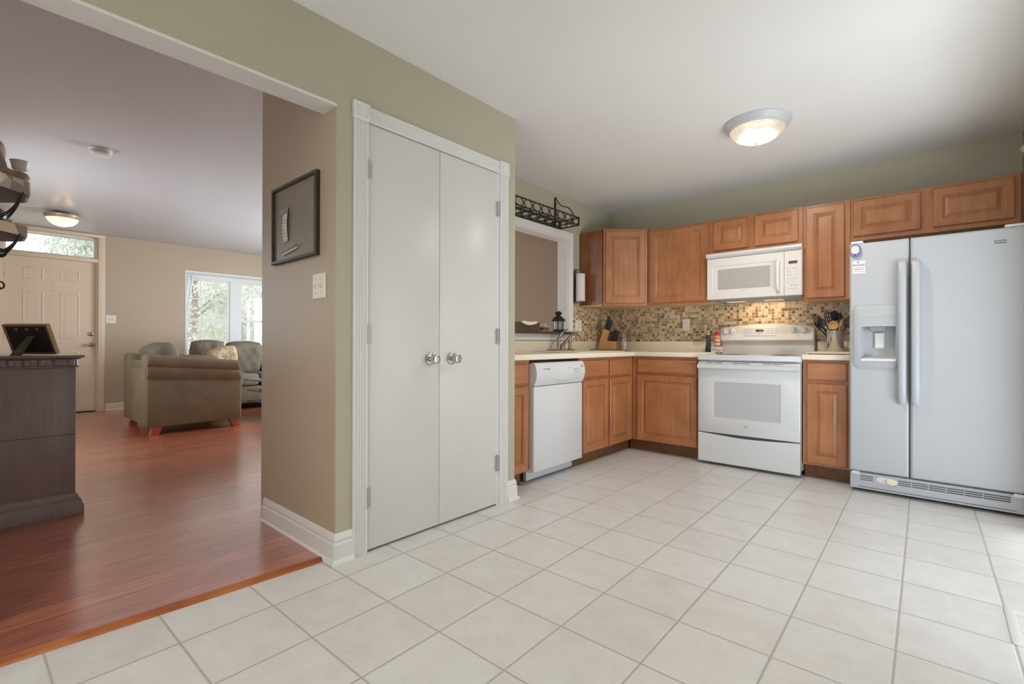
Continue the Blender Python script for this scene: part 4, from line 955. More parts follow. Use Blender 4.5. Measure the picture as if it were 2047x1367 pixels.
# paper towel holder
t = thing('paper_towel_holder', 'dark metal wall bracket holding the paper towel roll', 'paper towel holder', (XL, 4.06, 1.57))
b = MB(); ft = Fr((XL+.0005, 4.055, 1.40), (0, 1, 0)); b.loft([rrect(ft, -.028, 0, .028, .345, h_, .026, 5) for h_ in (0, .004)]); bp = b.build('back_plate', 'nickel', t)
b = MB()
for v in (.06, .12, .22, .28): b.lathe([(.006, 0), (.006, .003), (.001, .004)], ft.p(0, v, .004), ft.n, 10)
b.build('screw', 'steel', bp)
PTX = XL+.075; PTY = 4.062
b = MB(); b.tube([(XL+.004, PTY, 1.735), (XL+.03, PTY, 1.742), (PTX, PTY, 1.725), (PTX, PTY, 1.70)], .007, 8); b.tube([(XL+.004, PTY, 1.412), (PTX, PTY, 1.405), (PTX, PTY, 1.42)], .007, 8); b.tube([(PTX, PTY, 1.41), (PTX, PTY, 1.72)], .005, 8); b.build('arm', 'nickel', t)
t = thing('paper_towel_roll', 'white paper towel roll hanging beside the corner cabinet', 'paper towels', (PTX, PTY, 1.42))
b = MB(); b.lathe([(.020, .002), (.043, .0), (.0445, .004), (.0445, .268), (.043, .272), (.020, .270), (.020, .002)], (PTX, PTY, 1.424), n=40, cap0=False, cap1=False); b.build('roll', 'paper', t)
b = MB(); b.lathe([(.0195, 0), (.0195, .27), (.017, .27), (.017, 0)], (PTX, PTY, 1.425), cap0=False, cap1=False); b.build('core_tube', 'tan', t)

# pot rack over the pass-through
t = thing('pot_rack', 'black wrought iron wall rack with ring pattern above the pass-through', 'pot rack', (XL, 3.3, 2.11))
RY0, RY1, RX0, RX1, RZ0, RZ1 = 2.42, 3.80, XL+.012, -2.522, 2.110, 2.180
b = MB(); R_ = .0062
for x in (RX0, RX1):
    for z in (RZ0, RZ1): b.tube([(x, RY0, z), (x, RY1, z)], R_, 6)
for y in (RY0, RY1):
    for z in (RZ0, RZ1): b.tube([(RX0, y, z), (RX1, y, z)], R_, 6)
    for x in (RX0, RX1): b.tube([(x, y, RZ0), (x, y, RZ1)], R_, 6)
b.build('basket_frame', 'iron', t)
n_ = 12; pitch = (RY1-RY0)/n_; rad = .034
for x, nm in ((RX1, 'front_rings'), (RX0, 'rear_rings')):
    b = MB()
    for i in range(n_):
        yc = RY0+pitch*(i+.5); b.tube([(x, yc+math.cos(a)*pitch*.44, (RZ0+RZ1)/2+math.sin(a)*rad) for a in [2*PI*k/20 for k in range(20)]], .0044, 6, True)
    b.build(nm, 'iron', t)
b = MB(); xm_ = (RX0+RX1)/2
for q in range(3):
    xc = RX0+(RX1-RX0)*(q+.5)/3; b.tube([(xc+math.cos(a)*.034, RY1, (RZ0+RZ1)/2+math.sin(a)*rad) for a in [2*PI*k/20 for k in range(20)]], .0032, 5, True)
for i in range(n_):
    yc = RY0+pitch*(i+.5); b.tube([(xm_+math.cos(a)*.10, yc+math.sin(a)*pitch*.42, RZ0) for a in [2*PI*k/20 for k in range(20)]], .0034, 5, True)
    b.box((RX0, yc-pitch/2-.0025, RZ0-.002), (RX1, yc-pitch/2+.0025, RZ0+.002))
b.build('bottom_grid', 'iron', t)
for y in (2.62, 3.725):
    b = MB(); b.box((XL+.001, y-.011, RZ0-.02), (XL+.009, y+.011, 2.40), .002); b.lathe([(.014, 0), (.012, .008), (.001, .012)], (XL+.009, y, 2.34), (1, 0, 0), 12)
    pts = []
    for i in range(11):
        q = i/10; pts.append((XL+.012+(RX1-XL-.012)*q, y, 2.395-(2.395-RZ1)*(q+.12*math.sin(2*PI*q))))
    b.tube(pts, .005, 6); b.build('wall_bracket', 'iron', t)

# ledge things
t = thing('lantern', 'small dark metal candle lantern with glass sides on the ledge', 'lantern', (-2.725, 3.757, LZ)); c_ = (-2.725, 3.757, LZ)
b = MB(); b.lathe([(.060, 0), (.062, .004), (.060, .016), (.050, .020), (.001, .020)], c_, n=24); b.build('base', 'iron', t)
b = MB(); b.lathe([(.050, .021), (.050, .098), (.0485, .098), (.0485, .021)], c_, n=6, cap0=False, cap1=False); b.build('glass_side', 'lantglass', t)
b = MB()
for i in range(6):
    a = 2*PI*i/6; e = (c_[0]+.051*math.cos(a), c_[1]+.051*math.sin(a)); b.tube([(e[0], e[1], LZ+.016), (e[0], e[1], LZ+.10)], .0042, 6)
b.build('post', 'iron', t)
b = MB(); b.lathe([(.064, .099), (.068, .104), (.064, .112), (.052, .128), (.034, .142), (.022, .150), (.020, .158), (.034, .168), (.036, .176), (.024, .190), (.008, .196), (.001, .197)], c_, n=28); b.build('roof', 'iron', t)
b = MB(); b.lathe([(.02, .0205), (.02, .035), (.001, .036)], c_, n=16); b.build('candle', 'wax', t)
t = thing('candle_jar', 'tiny glass candle jar between the tray and the lantern', 'candle', (-2.72, 3.525, LZ)); c_ = (-2.72, 3.525, LZ)
b = MB(); b.lathe([(.040, 0), (.042, .004), (.042, .046), (.034, .052), (.034, .066), (.031, .066), (.031, .05), (.039, .044), (.039, .006), (.001, .004)], c_, n=24, cap1=False); b.build('jar', 'glass', t)
b = MB(); b.lathe([(.038, .007), (.038, .036), (.001, .036)], c_, n=24); b.build('wax', 'wax', t)
b = MB(); b.lathe([(.0425, .010), (.0428, .010), (.0428, .034), (.0425, .034)], c_, n=24, cap0=False, cap1=False); b.build('label', 'darkwax', t)
t = thing('napkin_tray', 'dark notched tray holding cream napkins on the ledge', 'tray', (-2.73, 3.2, LZ))
b = MB(); b.box((-2.78, 2.98, LZ), (-2.70, 3.425, LZ+.008)); b.box((-2.78, 2.98, LZ+.008), (-2.772, 3.425, LZ+.068)); b.box((-2.772, 3.417, LZ+.008), (-2.70, 3.425, LZ+.07)); b.box((-2.772, 2.98, LZ+.008), (-2.70, 2.988, LZ+.07))
b.prism([(-2.699, 2.98, LZ), (-2.699, 3.425, LZ), (-2.699, 3.425, LZ+.072), (-2.699, 3.365, LZ+.072), (-2.699, 3.345, LZ+.056), (-2.699, 3.29, LZ+.044), (-2.699, 3.24, LZ+.044), (-2.699, 3.19, LZ+.056), (-2.699, 3.165, LZ+.074), (-2.699, 2.98, LZ+.074)], (.01, 0, 0)); b.build('tray_body', 'ledge', t)
t2 = MB(); rr = []
for i in range(15):
    q = i/14; y = 3.168+.215*q; zc = LZ+.066-.022*math.sin(PI*q)**.8; rr.append([(-2.768, y, LZ+.010), (-2.703, y, LZ+.010), (-2.702, y, zc), (-2.684, y, zc+.004), (-2.684, y, LZ+.079+.003*math.sin(9*q)), (-2.768, y, LZ+.082+.003*math.cos(7*q))])
t2.loft(rr); tag(t2.build('napkin_stack', 'wax'), 'cream paper napkins in the dark tray on the ledge', 'napkins', None)

# ------------------------------------------------------------------ chalkboard and its things (taupe wall end)
YW = YC-.0005
t = thing('chalkboard', 'framed dark chalkboard on the taupe wall end', 'chalkboard', (-2.445, YC, 1.62))
fc = Fr((-2.693, YW, 1.416), (1, 0, 0)); w = .500; h = .404
b = MB(); b.loft([rect(fc, 0, 0, w, h, 0), rect(fc, 0, 0, w, h, .020), rect(fc, .003, .003, w-.003, h-.003, .023), rect(fc, .016, .016, w-.016, h-.016, .023), rect(fc, .019, .019, w-.019, h-.019, .010)], cap1=False); b.build('frame', 'frame', t)
b = MB(); fbox(b, fc, .0185, .0185, w-.0185, h-.0185, .002, .010); bd = b.build('board', 'chalk', t)
M['chalkline'] = plain('faint_chalk', rgb(160, 150, 136), .9, var=.2, vscale=90)
b = MB(); rnd = random.Random(5)
for j, (u0, u1) in enumerate(((.36, .43), (.36, .40), (.375, .44), (.36, .44), (.36, .42), (.37, .40), (.37, .395), (.37, .40))):
    v = .355-j*.020; u = u0
    while u < u1:
        q = rnd.uniform(.004, .012); fbox(b, fc, u, v+rnd.uniform(-.002, .002), min(u1, u+q), v+.0016+rnd.uniform(0, .002), .0095, .0103); u += q+rnd.uniform(.001, .004)
b.build('chalk_writing', 'chalkline', bd)
fn = Fr(fc.p(.128, .105, .0105), (1, 0, 0))
t = thing('paper_list', 'narrow printed paper strip pinned to the chalkboard', 'paper', fn.p(0, 0, 0))
rr = []
for i in range(9):
    q = i/8; z = .172*q; bow = .010*math.sin(PI*q)*.6+.001
    rr.append([fn.p(0, z, bow), fn.p(.062, z+.004, bow+.003), fn.p(.062, z+.004, bow+.004), fn.p(0, z, bow+.001)])
b = MB(); b.loft(rr); ps = b.build('paper_sheet', 'paper', t)
b = MB()
for i in range(9):
    q = (i+.5)/10; bow = .010*math.sin(PI*q)*.6+.0032; fbox(b, fn, .006, .172*q, .012, .172*q+.008, bow, bow+.0006)
    fbox(b, fn, .018, .172*q+.002, .052, .172*q+.0035, bow+.001, bow+.0022)
b.build('printed_marks', 'print', ps)
for u, mm, lab in ((.128+.010, 'celadon', 'pale blue round magnet at the left top of the paper strip'), (.128+.048, 'gray', 'gray round magnet at the right top of the paper strip')):
    q = fc.p(u, .262, .017); b = MB(); b.lathe([(.013, 0), (.014, .003), (.011, .007), (.001, .008)], q, fc.n, 18)
    M['bluemag'] = M.get('bluemag') or plain('pale_blue_magnet', rgb(130, 160, 176), .35, var=.2, vscale=60)
    tag(b.build('round_magnet', 'bluemag' if mm == 'celadon' else 'gray'), lab, 'magnet', 'magnets on the chalkboard')
for k in range(2):
    a = fc.p(.130, .040+k*.012, .016+.010*k); e = fc.p(.296, .060+k*.020, .016+.010*k); b = MB(); b.tube([a, a+(e-a)*.05, a+(e-a)*.93, e], [.0028, .0044, .0044, .003], 10)
    t = tag(b.build('chalk_marker', 'pinkprint' if k else 'almond'), ('lower', 'upper')[k]+' of the two pale chalk sticks held at the bottom of the chalkboard', 'marker', 'sticks on the chalkboard')

# ------------------------------------------------------------------ ceiling things
def bowlmat(name, tint):
    t = NT(name); a = t.new('ShaderNodeBsdfTransparent'); a.inputs[0].default_value = tint; b = t.new('ShaderNodeBsdfTranslucent'); b.inputs[0].default_value = tint; g = t.new('ShaderNodeBsdfGlossy'); g.inputs['Roughness'].default_value = .15
    m1 = t.new('ShaderNodeMixShader'); m1.inputs[0].default_value = .42; t.link(a.outputs[0], m1.inputs[1]); t.link(b.outputs[0], m1.inputs[2])
    m2 = t.new('ShaderNodeMixShader'); m2.inputs[0].default_value = .06; t.link(m1.outputs[0], m2.inputs[1]); t.link(g.outputs[0], m2.inputs[2]); t.link(m2.outputs[0], t.out.inputs[0]); return t.m
M['ribglass'] = bowlmat('ribbed_lamp_glass', (1, .95, .88, 1)); M['alabaster'] = bowlmat('alabaster_lamp_glass', (1, .90, .74, 1))
M['bulb'] = emit('warm_bulb', (1, .82, .62, 1), 6); M['bulb2'] = emit('foyer_bulb', (1, .78, .50, 1), 62)
M['ringwhite'] = plain('white_fixture_ring', rgb(200, 202, 204), .35, var=.02)
KL = Vector((-.883, 3.415, C))
t = thing('ceiling_light', 'ribbed glass dome ceiling light with white ring in the kitchen', 'ceiling light', KL)
b = MB(); b.lathe([(.199, 0), (.202, -.004), (.198, -.014), (.186, -.024), (.182, -.034), (.174, -.040), (.168, -.046), (.160, -.046), (.158, -.02), (.10, -.012), (.001, -.012)], KL, n=56, cap0=True); b.build('ring', 'ringwhite', t)
b = MB(); b.lathe([(.162, -.046), (.160, -.052), (.150, -.070), (.128, -.092), (.095, -.110), (.055, -.121), (.018, -.125), (.001, -.125)], KL, n=192, cap0=False, flute=.012, nf=48); b.build('glass_dome', 'ribglass', t, angle=80)
b = MB(); b.lathe([(.001, -.126), (.018, -.126), (.021, -.131), (.014, -.136), (.012, -.141), (.016, -.147), (.010, -.155), (.001, -.157)], KL, n=18); b.build('finial', 'white', t)
for dx in (-.055, .055):
    b = MB(); b.ball(KL+Vector((dx*.9, dx*.4, -.060)), .026, (1.3, 1, 1), 14); b.build('bulb', 'bulb', t)
def lamp_down(loc, power, col):
    l = bpy.data.lights.new('lamp_glow', 'SPOT'); l.energy = power; l.color = col; l.spot_size = math.radians(165); l.spot_blend = .9; l.shadow_soft_size = .03
    o = bpy.data.objects.new('lamp_glow', l); COL.objects.link(o); o.location = loc
lamp_down(KL+Vector((0, 0, -.085)), 105, (1, .95, .88))
din = copy_tree(t); din.location = (-1.0, -.75, C); din['label'] = 'added dome light copy out of view, brightening the tile floor'  # unseen copy of the kitchen dome, added to brighten the floor
lamp_down(din.location+Vector((0, 0, -.085)), 180, (.98, .99, 1))  # added downward spot at the unseen dome copy, floor fill
FL = Vector((-7.82, .745, CL))
t = thing('ceiling_light', 'alabaster bowl ceiling light in the foyer near the entry door', 'ceiling light', FL)
b = MB(); b.lathe([(0.1665, -.030), (0.1687, -.036), (0.1591, -.060), (0.1480, -.075), (0.1443, -.070), (0.1480, -.045), (0.0740, -.006), (0.0592, 0), (0.0007, 0)], FL, n=40, cap0=False); b.build('rim', 'brass', t)
b = MB(); b.lathe([(0.1465, -.070), (0.1406, -.085), (0.1221, -.115), (0.0888, -.142), (0.0444, -.158), (0.0007, -.162)], FL, n=40, cap0=False); b.build('glass_bowl', 'alabaster', t)
b = MB(); b.lathe([(0.0007, -.163), (0.0104, -.164), (0.0074, -.174), (0.0089, -.180), (0.0007, -.19)], FL, n=14); b.build('finial', 'brass', t)
for dx in (-.05, .05):
    b = MB(); b.ball(FL+Vector((dx*.5, dx, -.085)), .024, n=14); b.build('bulb', 'bulb2', t)
SD = Vector((-5.01, .70, CL))
t = thing('smoke_detector', 'round white smoke detector on the living room ceiling', 'smoke detector', SD)
b = MB(); b.lathe([(.075, 0), (.075, -.010), (.070, -.014), (.068, -.024), (.001, -.024)], SD, n=32); b.build('base', 'cup', t)
b = MB(); b.lathe([(.066, -.0245), (.070, -.028), (.067, -.042), (.056, -.050), (.03, -.053), (.001, -.053)], SD, n=32, flute=.01, nf=16); b.build('cover', 'cup', t)

# floor vent, curtain rod
t = thing('floor_vent', 'white floor register at the lower right edge of the tile floor', 'vent', (.25, 2.46, 0))
fv = Fr((.19, 2.312, .0005), (1, 0, 0), (0, 1, 0))
b = MB(); b.loft([rrect(fv, 0, 0, .145, .305, 0, .012, 3), rrect(fv, 0, 0, .145, .305, .003, .012, 3), rrect(fv, .008, .008, .137, .297, .007, .008, 3), rrect(fv, .028, .028, .117, .277, .007, .002, 3), rrect(fv, .029, .029, .116, .276, .003, .002, 3)]); fp = b.build('grate_frame', 'white', t)
b = MB()
for i in range(22): fbox(b, fv, .029, .034+i*.011, .116, .034+i*.011+.0055, .0031, .0066)
b.build('louver', 'white', fp)
t = thing('curtain_rod', 'bronze curtain rod with round finial above the patio door', 'curtain rod', (.36, 2.8, 2.09))
b = MB(); b.tube([(.372, 1.75, 2.085), (.372, 3.83, 2.085)], .010, 12); b.build('rod', 'brass', t)
for y, sg in ((3.83, 1), (1.75, -1)):
    b = MB(); b.lathe([(.011, -.004), (.016, .004), (.011, .010), (.022, .022), (.026, .034), (.020, .048), (.001, .054)], (.372, y, 2.085), (0, sg, 0), 20); b.build('finial', 'brass', t)
for y in (1.85, 3.72):
    b = MB(); b.box((.372, y-.006, 2.078), (XR-.001, y+.006, 2.092)); b.box((XR-.005, y-.02, 2.05), (XR-.0005, y+.02, 2.12)); b.build('bracket', 'brass', t)

# ================================================================== LIVING ROOM
# buffet against the left wall
BX = -3.72; BY0, BY1, BZ = -.14, .415, .925
t = thing('buffet_cabinet', 'tall dark espresso cabinet at the left edge of the living room', 'cabinet', (-4.4, .13, ZW))
b = MB(); b.box((-5.1, BY0, ZW+.12), (BX, BY1, .855), .003); b.build('body', 'espresso', t)
b = MB()
def around(prof, mb):
    rr = []
    for d_, z in prof:
        rr.append([(-5.1-d_, BY0, z), (BX+d_, BY0, z), (BX+d_, BY1+d_, z), (-5.1-d_, BY1+d_, z)])
    mb.loft(rr)
around([(.0, ZW+.001), (.034, ZW+.001), (.034, ZW+.055), (.028, ZW+.064), (.024, ZW+.085), (.014, ZW+.094), (.010, ZW+.110), (.002, ZW+.122)], b); b.build('plinth', 'espresso', t)
b = MB(); around([(0, .856), (.012, .856), (.012, .862), (.004, .866), (.004, .900), (.014, .902), (.020, .908), (.034, .914), (.036, BZ-.003), (.032, BZ)], b); b.build('top', 'espresso', t)
for i in range(9):
    y = BY1-.022-i*.060; b = MB(); b.loft([[(BX+.002+.014*math.sin(PI*k/8), y-.018*math.cos(PI*k/8), z) for k in range(9)] for z in (.868, .899)]); b.build('dentil', 'espresso', t)
for i in range(9):
    x = BX-.04-i*.060; b = MB(); b.loft([[(x-.018*math.cos(PI*k/8), BY1+.001+.012*math.sin(PI*k/8), z) for k in range(9)] for z in (.868, .899)]); b.build('dentil', 'espresso', t)
b = MB(); b.box((BX-.002, BY0, .470), (BX+.0012, BY1, .4725)); b.build('panel_seam', 'gap', t)
# picture frame seen from the back
l_ = Vector((.64, -.77, 0)); d_ = Vector((.77, .64, 0)); zf = BZ+.001
fp0 = Vector((-3.93, .172, zf)); Wf = .255; Hf = .18
vup = (Vector((0, 0, 1))*Hf+l_*.066).normalized()
ff = Fr(fp0, d_, vup)     # n = d x vup points roughly towards +l
t = thing('picture_frame', 'standing picture frame seen from behind on the dark cabinet', 'picture frame', fp0+d_*Wf/2)
b = MB(); b.loft([rect(ff, 0, .004, Wf, Hf, -.022), rect(ff, 0, .004, Wf, Hf, 0), rect(ff, .010, .014, Wf-.010, Hf-.010, 0), rect(ff, .012, .016, Wf-.012, Hf-.012, -.004)], cap1=False); b.build('frame_border', 'gold', t)
b = MB(); fbox(b, ff, .0115, .0155, Wf-.0115, Hf-.0115, -.012, -.0035); bk = b.build('backing', 'backing', t)
b = MB()
for u in (.07, .13, .19): b.tube([ff.p(u+.008*math.cos(a), Hf-.028+.006*math.sin(a), -.002) for a in [2*PI*k/10 for k in range(10)]], .0013, 5, True)
b.build('hanger_ring', 'steel', bk)
top = ff.p(.150, .115, 0); foot = fp0+d_*.11+l_*.085+Vector((0, 0, .001)); foot.z = zf
s_ = d_*.034; b = MB(); dn = ff.n*.004
b.loft([[top-s_*.6, top+s_*.6, top+s_*.6+dn, top-s_*.6+dn], [foot-s_, foot+s_, foot+s_+dn, foot-s_+dn]]); ez = b.build('easel_leg', 'frame', t)
b = MB(); ec = foot+(top-foot)*.18+dn*1.1; nv = (top-foot).normalized().cross(d_).normalized()
if nv.dot(l_) < 0: nv = -nv
e2_ = (top-foot).normalized(); b.tube([ec+d_*.010*math.cos(a)+e2_*.010*math.sin(a)+nv*.002 for a in [2*PI*k/14 for k in range(14)]], .002, 6, True); b.build('sticker_ring', 'pinkprint', ez)
b = MB(); b.lathe([(.03, 0), (.045, .008), (.055, .028), (.053, .030), (.042, .012), (.001, .006)], (-3.78, .055, BZ+.001), n=24, cap1=False); tag(b.build('small_dish', 'cup'), 'white curved dish at the left edge of the dark cabinet', 'dish')

# two-tier iron wall shelf
SX = -3.62
t = thing('wall_shelf', 'black iron scroll wall shelf with two mosaic tiers', 'shelf', (SX, -.14, 1.2))
def mosmat():
    t_ = NT('slate_mosaic_edge'); v = t_.new('ShaderNodeTexVoronoi'); t_.link(t_.obj(), v.inputs['Vector']); v.inputs['Scale'].default_value = 17
    t_.link(t_.ramp(v.outputs['Color'], [(.15, rgb(140, 124, 108)), (.4, rgb(214, 190, 156)), (.6, rgb(176, 166, 152)), (.85, rgb(230, 218, 196))], True), t_.b.inputs['Base Color']); t_.pr(.35); return t_.m
M['mosedge'] = mosmat()
def tier(zt_, zb_, yext, hx):
    q = [(SX+hx, -.14), (SX+hx, yext*.45), (SX+hx*.45, yext), (SX-hx*.45, yext), (SX-hx, yext*.45), (SX-hx, -.14)]
    b = MB(); b.prism([(x, y, zb_) for x, y in q], (0, 0, zt_-zb_)); b.build('mosaic_tier', 'mosedge', t)
    b = MB(); b.prism([(SX+(x-SX)*.95, min(y, yext-.012) if y > 0 else y, zb_-.004) for x, y in q], (0, 0, .0038)); b.build('tier_underside', 'black', t)
tier(1.825, 1.758, .212, .22); tier(1.596, 1.545, .203, .20)
b = MB()
def scroll(z0, y0, z1, y1, x):
    return [(x, y0+(y1-y0)*(q**.6), z0+(z1-z0)*(q**1.6)) for q in [i/10 for i in range(11)]]
for x in (SX-.12, SX-.02, SX+.08, SX+.15):
    b.tube(scroll(1.62, .06, 1.76, .185, x), .0035, 6); b.tube(scroll(1.44, .06, 1.545, .175, x), .0035, 6)
for zc, yc, r0 in ((1.448, .128, .022), (1.285, .122, .022)):
    b.tube([(SX+.1, yc-.02+(r0*(1-.4*k/22))*math.cos(-2.2+k*.34), zc+(r0*(1-.4*k/22))*math.sin(-2.2+k*.34)) for k in range(23)], .0042, 6)
b.tube([(SX+.1, .06, 1.62), (SX+.1, .075, 1.52), (SX+.1, .09, 1.46), (SX+.1, .105, 1.43)], .0042, 6); b.tube([(SX+.1, .06, 1.44), (SX+.1, .07, 1.35), (SX+.1, .09, 1.27)], .0042, 6)
b.box((SX-.01, -.145, 1.2), (SX+.01, -.13, 2.0)); b.box((SX+.09, -.14, 1.44), (SX+.11, .062, 1.45)); b.box((SX+.09, -.14, 1.62), (SX+.11, .062, 1.63)); b.build('iron_scrollwork', 'iron', t)
b = MB()
for c_, r, sc in (((SX, .085, 1.965), .055, (1, .8, 1)), ((SX, .085, 2.0), .040, (1, 1, 1.1)), ((SX, .075, 1.90), .075, (1, .8, 1)), ((SX+.02, .13, 1.862), .045, (1, 1.6, .75)), ((SX+.03, .175, 1.862), .035, (1, 1.2, .8)), ((SX, .08, 1.845), .07, (1.1, 1.2, .5)), ((SX, .105, 1.99), .018, (1, 1.4, .8))):
    b.ball(c_, r, sc, 18)
b.box((SX-.07, .0, 1.8265), (SX+.09, .19, 1.842))
fg = b.build('stone_figurine', 'stone'); tag(fg, 'weathered stone figurine holding a white cup on the upper shelf tier', 'figurine')
rm = fg.modifiers.new('r', 'REMESH'); rm.mode = 'VOXEL'; rm.voxel_size = .007; rm.use_smooth_shade = True
b = MB(); b.lathe([(.026, 0), (.030, .004), (.036, .040), (.040, .046), (.038, .047), (.033, .040), (.027, .006), (.001, .005)], (SX+.03, .178, 1.8965), n=26, cap1=False); tag(b.build('votive_cup', 'cup'), 'white votive cup held by the stone figurine', 'cup')
b = MB(); b.ball((SX+.03, .085, 1.645), .047, (1, 1.0, .92), 22); b.lathe([(.03, 0), (.03, .008)], (SX+.03, .085, 1.597), n=20); tag(b.build('ceramic_ball', 'celadon'), 'mottled green ceramic ball on the lower shelf tier', 'ornament')
b = MB(); b.box((SX-.02, .115, 1.5965), (SX+.10, .150, 1.622), .004); tag(b.build('ceramic_tray', 'cup'), 'small pale dish beside the green ceramic ball', 'dish')

# ------------------------------------------------------------------ sofas
def pillow(name, label_or_parent, c, w, h, d, rot, mm, seed=0, part=True, label=None, cat=None):
    b = MB(); n = 22; rnd = random.Random(seed); ph = [rnd.uniform(0, 6) for _ in range(6)]
    def P(u, v, s_):
        f = ((1-abs(u)**5)*(1-abs(v)**5))
        t_ = d*.5*max(0, f)**.48
        wr = .010*math.sin(5*u+ph[0]+3*v)*math.cos(4*v+ph[1])+.006*math.sin(11*u+ph[2])*math.sin(7*v+ph[3])
        pin = 1-.06*(u*u*v*v)
        return Vector((u*w/2*pin*(1-.05*v*v), s_*(t_+wr*min(1, f*2)), v*h/2*pin*(1-.07*u*u)))
    fr_, bk_ = [], []
    for i in range(n+1):
        fr_.append([b.bm.verts.new(P(-1+2*i/n, -1+2*j/n, 1)) for j in range(n+1)])
        bk_.append([b.bm.verts.new(P(-1+2*i/n, -1+2*j/n, -1)) for j in range(n+1)])
    for G in (fr_, bk_):
        for i in range(n):
            for j in range(n): b.bm.faces.new((G[i][j], G[i+1][j], G[i+1][j+1], G[i][j+1]))
    bmesh.ops.remove_doubles(b.bm, verts=b.bm.verts, dist=.0008)
    b.xform(Matrix.Translation(c) @ rot)
    o = b.build(name, mm, label_or_parent, angle=70)
    return o
from mathutils import Euler
def E(x, y, z): return Euler((math.radians(x), math.radians(y), math.radians(z))).to_matrix().to_4x4()
# section with the big rolled arm facing the kitchen
AX = -6.20; SY0, SY1 = 1.245, 2.16
t = thing('armchair', 'wide taupe microfiber armchair whose rolled arm faces the kitchen', 'armchair', (-6.8, 1.7, ZW))
b = MB(); rr = []
prof = [(-.26, .11), (-.012, .10), (0, .115), (.002, .35), (.0, .585), (-.010, .610), (-.006, .618), (.012, .640), (.024, .70), (.020, .735), (.012, .748), (.020, .754), (.034, .790), (.030, .835), (.006, .862), (-.05, .874), (-.15, .872), (-.23, .850), (-.26, .80), (-.27, .5)]
for q, ins in ((0, .05), (.004, .028), (.015, .012), (.035, .003), (.06, 0), (.35, 0), (.65, 0), (.85, 0), (.95, 0), (.975, .006), (.99, .018), (.997, .03), (1.0, .05)):
    y = SY0+(SY1-SY0)*q; k = 1-.105*q*q if q < .8 else 1-.105*q*q
    ring = []
    for x, z in prof:
        zz = .1+(z-.1)*(1-.11*q*(1 if z > .3 else z/.3)); xx = x
        cx_, cz_ = -.13, .45
        ring.append((AX+xx+(cx_-xx)*ins*1.2, y+(.03*math.sin((z-.1)*6) if q > .97 and z > .5 else 0), zz+(cz_-zz)*ins*.55))
    rr.append(ring)
b.loft(rr); b.build('arm', 'sofa', t, angle=60)
b = MB(); b.box((-7.20, SY0+.022, .12), (-6.40, 1.58, .80), .03, 4); b.build('back', 'sofa', t)
b = MB(); b.box((-7.27, SY0-.006, .115), (-6.25, SY0+.018, .72), .006); b.build('back_panel', 'sofa', t)
b = MB(); b.box((-7.12, 1.59, .11), (-6.475, 2.18, .30), .03, 3); b.build('seat_base', 'sofa', t)
b = MB(); b.box((-7.11, 1.60, .305), (-6.485, 2.20, .47), .05, 4); b.build('seat_cushion', 'cushion', t)
rr = []
for q, ins in ((0, .05), (.015, .012), (.06, 0), (.5, 0), (.9, 0), (.97, .006), (1.0, .05)):
    y = SY0+.004+(SY1-SY0-.01)*q; ring = []
    for x, z in prof:
        zz = .1+(z-.1)*(1-.06*q*(1 if z > .3 else z/.3)); ring.append((-7.305-x+(-7.175-(-7.305-x))*ins*1.2, y, zz+(.45-zz)*ins*.55))
    rr.append(ring)
b = MB(); b.loft(rr); b.build('arm', 'sofa', t, angle=60)
pillow('back_cushion', t, Vector((-6.78, 1.50, .755)), .62, .50, .30, E(14, 0, 3), 'cushion', 1)
def leg(x, y, sx, sy):
    b = MB(); b.loft([[(x+a*.045, y+c_*.05, .112) for a, c_ in ((-1, -1), (1, -1), (1, 1), (-1, 1))], [(x+a*.04+sx*.008, y+c_*.042+sy*.012, .06) for a, c_ in ((-1, -1), (1, -1), (1, 1), (-1, 1))], [(x+a*.034+sx*.014, y+c_*.036+sy*.03, ZW+.001) for a, c_ in ((-1, -1), (1, -1), (1, 1), (-1, 1))]]); b.build('leg', 'cherry', t)
leg(-6.262, 1.345, 1, -1); leg(-6.262, 2.085, 1, 1); leg(-7.24, 1.345, -1, -1); leg(-7.24, 2.085, -1, 1)
# long section below the window
t = thing('sofa', 'gray green microfiber sofa standing below the living room window', 'sofa', (-8.2, 3.4, ZW))
b = MB(); b.box((-8.85, 2.215, .11), (-8.42, 4.60, .74), .05, 4); b.build('back', 'sofa', t)
b = MB(); b.box((-8.42, 2.215, .105), (-7.62, 4.60, .36), .03, 3); b.build('seat_base', 'sofa', t)
for k in range(3):
    b = MB(); b.box((-8.42, 2.225+k*.795-.10*(k > 0), .362), (-7.585, 3.00+k*.795-.10, .54), .055, 4); b.build('seat_cushion', 'cushion', t)
for k, (y, z, ww) in enumerate(((2.40, .78, .47), (2.905, .765, .56), (3.48, .755, .60))):
    pillow('back_cushion', t, Vector((-8.28, y, z)), ww, .53, .30, E(-12, 0, -90+(-5, 4, 2)[k]), 'cushion', 11+k)
for x, y in ((-8.7, 2.35), (-8.7, 4.45), (-7.75, 2.35), (-7.75, 4.45)):
    b = MB(); b.box((x-.04, y-.04, ZW+.001), (x+.04, y+.04, .108)); b.build('leg', 'cherry', t)
o = pillow('throw_pillow', None, Vector((-7.86, 2.47, .750)), .44, .40, .18, E(-24, 14, -80), 'throw', 31); tag(o, 'tan patterned throw pillow leaning on the window sofa cushions', 'pillow')
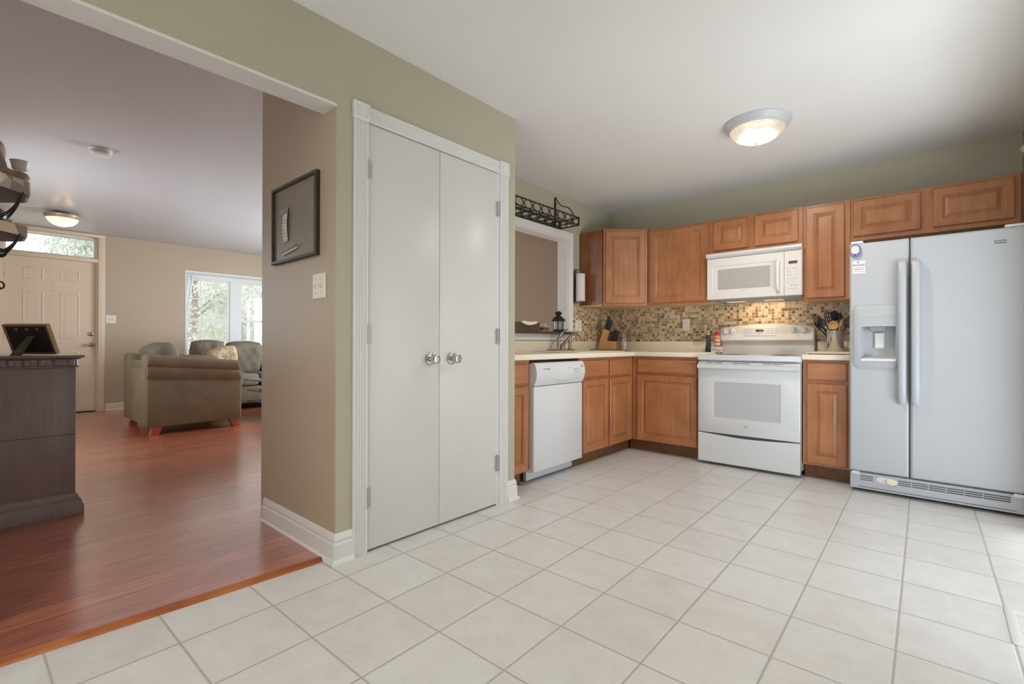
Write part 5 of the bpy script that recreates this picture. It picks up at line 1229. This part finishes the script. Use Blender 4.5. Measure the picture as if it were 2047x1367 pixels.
# tiered coffee table
t = thing('tiered_table', 'tiered coffee table with three dark glass shelves before the window sofa', 'table', (-6.6, 3.0, ZW))
for z, dy in ((.490, 0), (.345, .04), (.205, .035)):
    b = MB(); ft = Fr((-7.02, 2.475+dy, z), (1, .12, 0), (-.12, 1, 0)); b.loft([rrect(ft, 0, 0, .62, 1.1, h_, .006, 2) for h_ in (0, .016)]); b.build('glass_shelf', 'slate', t)
for u, v in ((.10, .22), (.52, .22), (.10, .95), (.52, .95)):
    p = ft.p(u, v, 0); b = MB(); b.tube([(p.x, p.y, ZW+.001), (p.x, p.y, .489)], .02, 10); b.build('leg', 'iron', t)

# ================================================================== OUTSIDE
m = MB(); m.box((-60, -30, -.75), (-9.7, 40, -.55)); struct(m.build('ground_lawn', 'lawn'), 'pale lawn beyond the living room window', 'ground')
m = MB(); m.box((.6, -8, -.35), (12, 12, -.25)); struct(m.build('ground_patio', 'deck'))
def tree(x, y, H, R, n, label, lm, seed, low=.2, leaf=.06):
    rnd = random.Random(seed)
    t = thing('tree', label, 'tree', (x, y, -.55), 'trees beyond the living room window')
    b = MB(); b.tube([(x, y, -.55), (x+.05, y+.04, H*.3), (x-.05, y+.1, H*.6), (x, y, H*.85)], [.10, .08, .05, .02], 8)
    for k in range(9):
        a = rnd.uniform(0, 2*PI); z0 = rnd.uniform(.15, .6)*H; e = (x+R*.8*math.cos(a), y+R*.8*math.sin(a), z0+rnd.uniform(.4, 1.2))
        b.tube([(x, y, z0), ((x+e[0])/2, (y+e[1])/2, z0+.5), e], [.03, .02, .008], 5)
    b.build('trunk', 'bark', t)
    cl = [(rnd.gauss(0, .5), rnd.gauss(0, .5), rnd.uniform(low, 1)) for _ in range(60)]; V = []; F = []
    for i in range(n):
        c_ = rnd.choice(cl); p = Vector((x+R*c_[0]+rnd.gauss(0, R*.17), y+R*c_[1]+rnd.gauss(0, R*.17), H*c_[2]+rnd.gauss(0, .30)))
        q = Euler((rnd.uniform(0, 6), rnd.uniform(0, 6), rnd.uniform(0, 6))).to_matrix(); s_ = rnd.uniform(.5, 1)*leaf; k = len(V)
        for v in ((-1, 0, 0), (0, -.5, .12), (1.1, 0, 0), (0, .5, .12)): V.append(p+q @ Vector(v)*s_-Vector((x, y, -.55)))
        F.append((k, k+1, k+2, k+3))
    me = bpy.data.meshes.new('foliage'); me.from_pydata(V, [], F); o = bpy.data.objects.new('foliage', me); COL.objects.link(o); me.materials.append(M[lm]); o.parent = t
tree(-13.4, 3.55, 4.4, 1.25, 15000, 'pale leafy tree filling the left part of the window view', 'leaf', 1, .05, .055)
tree(-17.8, 6.5, 5.2, 2.2, 27000, 'leafy tree seen in the right window sash', 'leaf', 2, .03, .075)
tree(-27.5, 9.6, 7.6, 3.4, 26000, 'deeper green tree behind the two pale leafy trees', 'leaf2', 3, .03, .13)
tree(-18.6, 2.25, 4.7, .8, 9000, 'tree top seen at the right end of the transom', 'leaf2', 4, .4, .07)
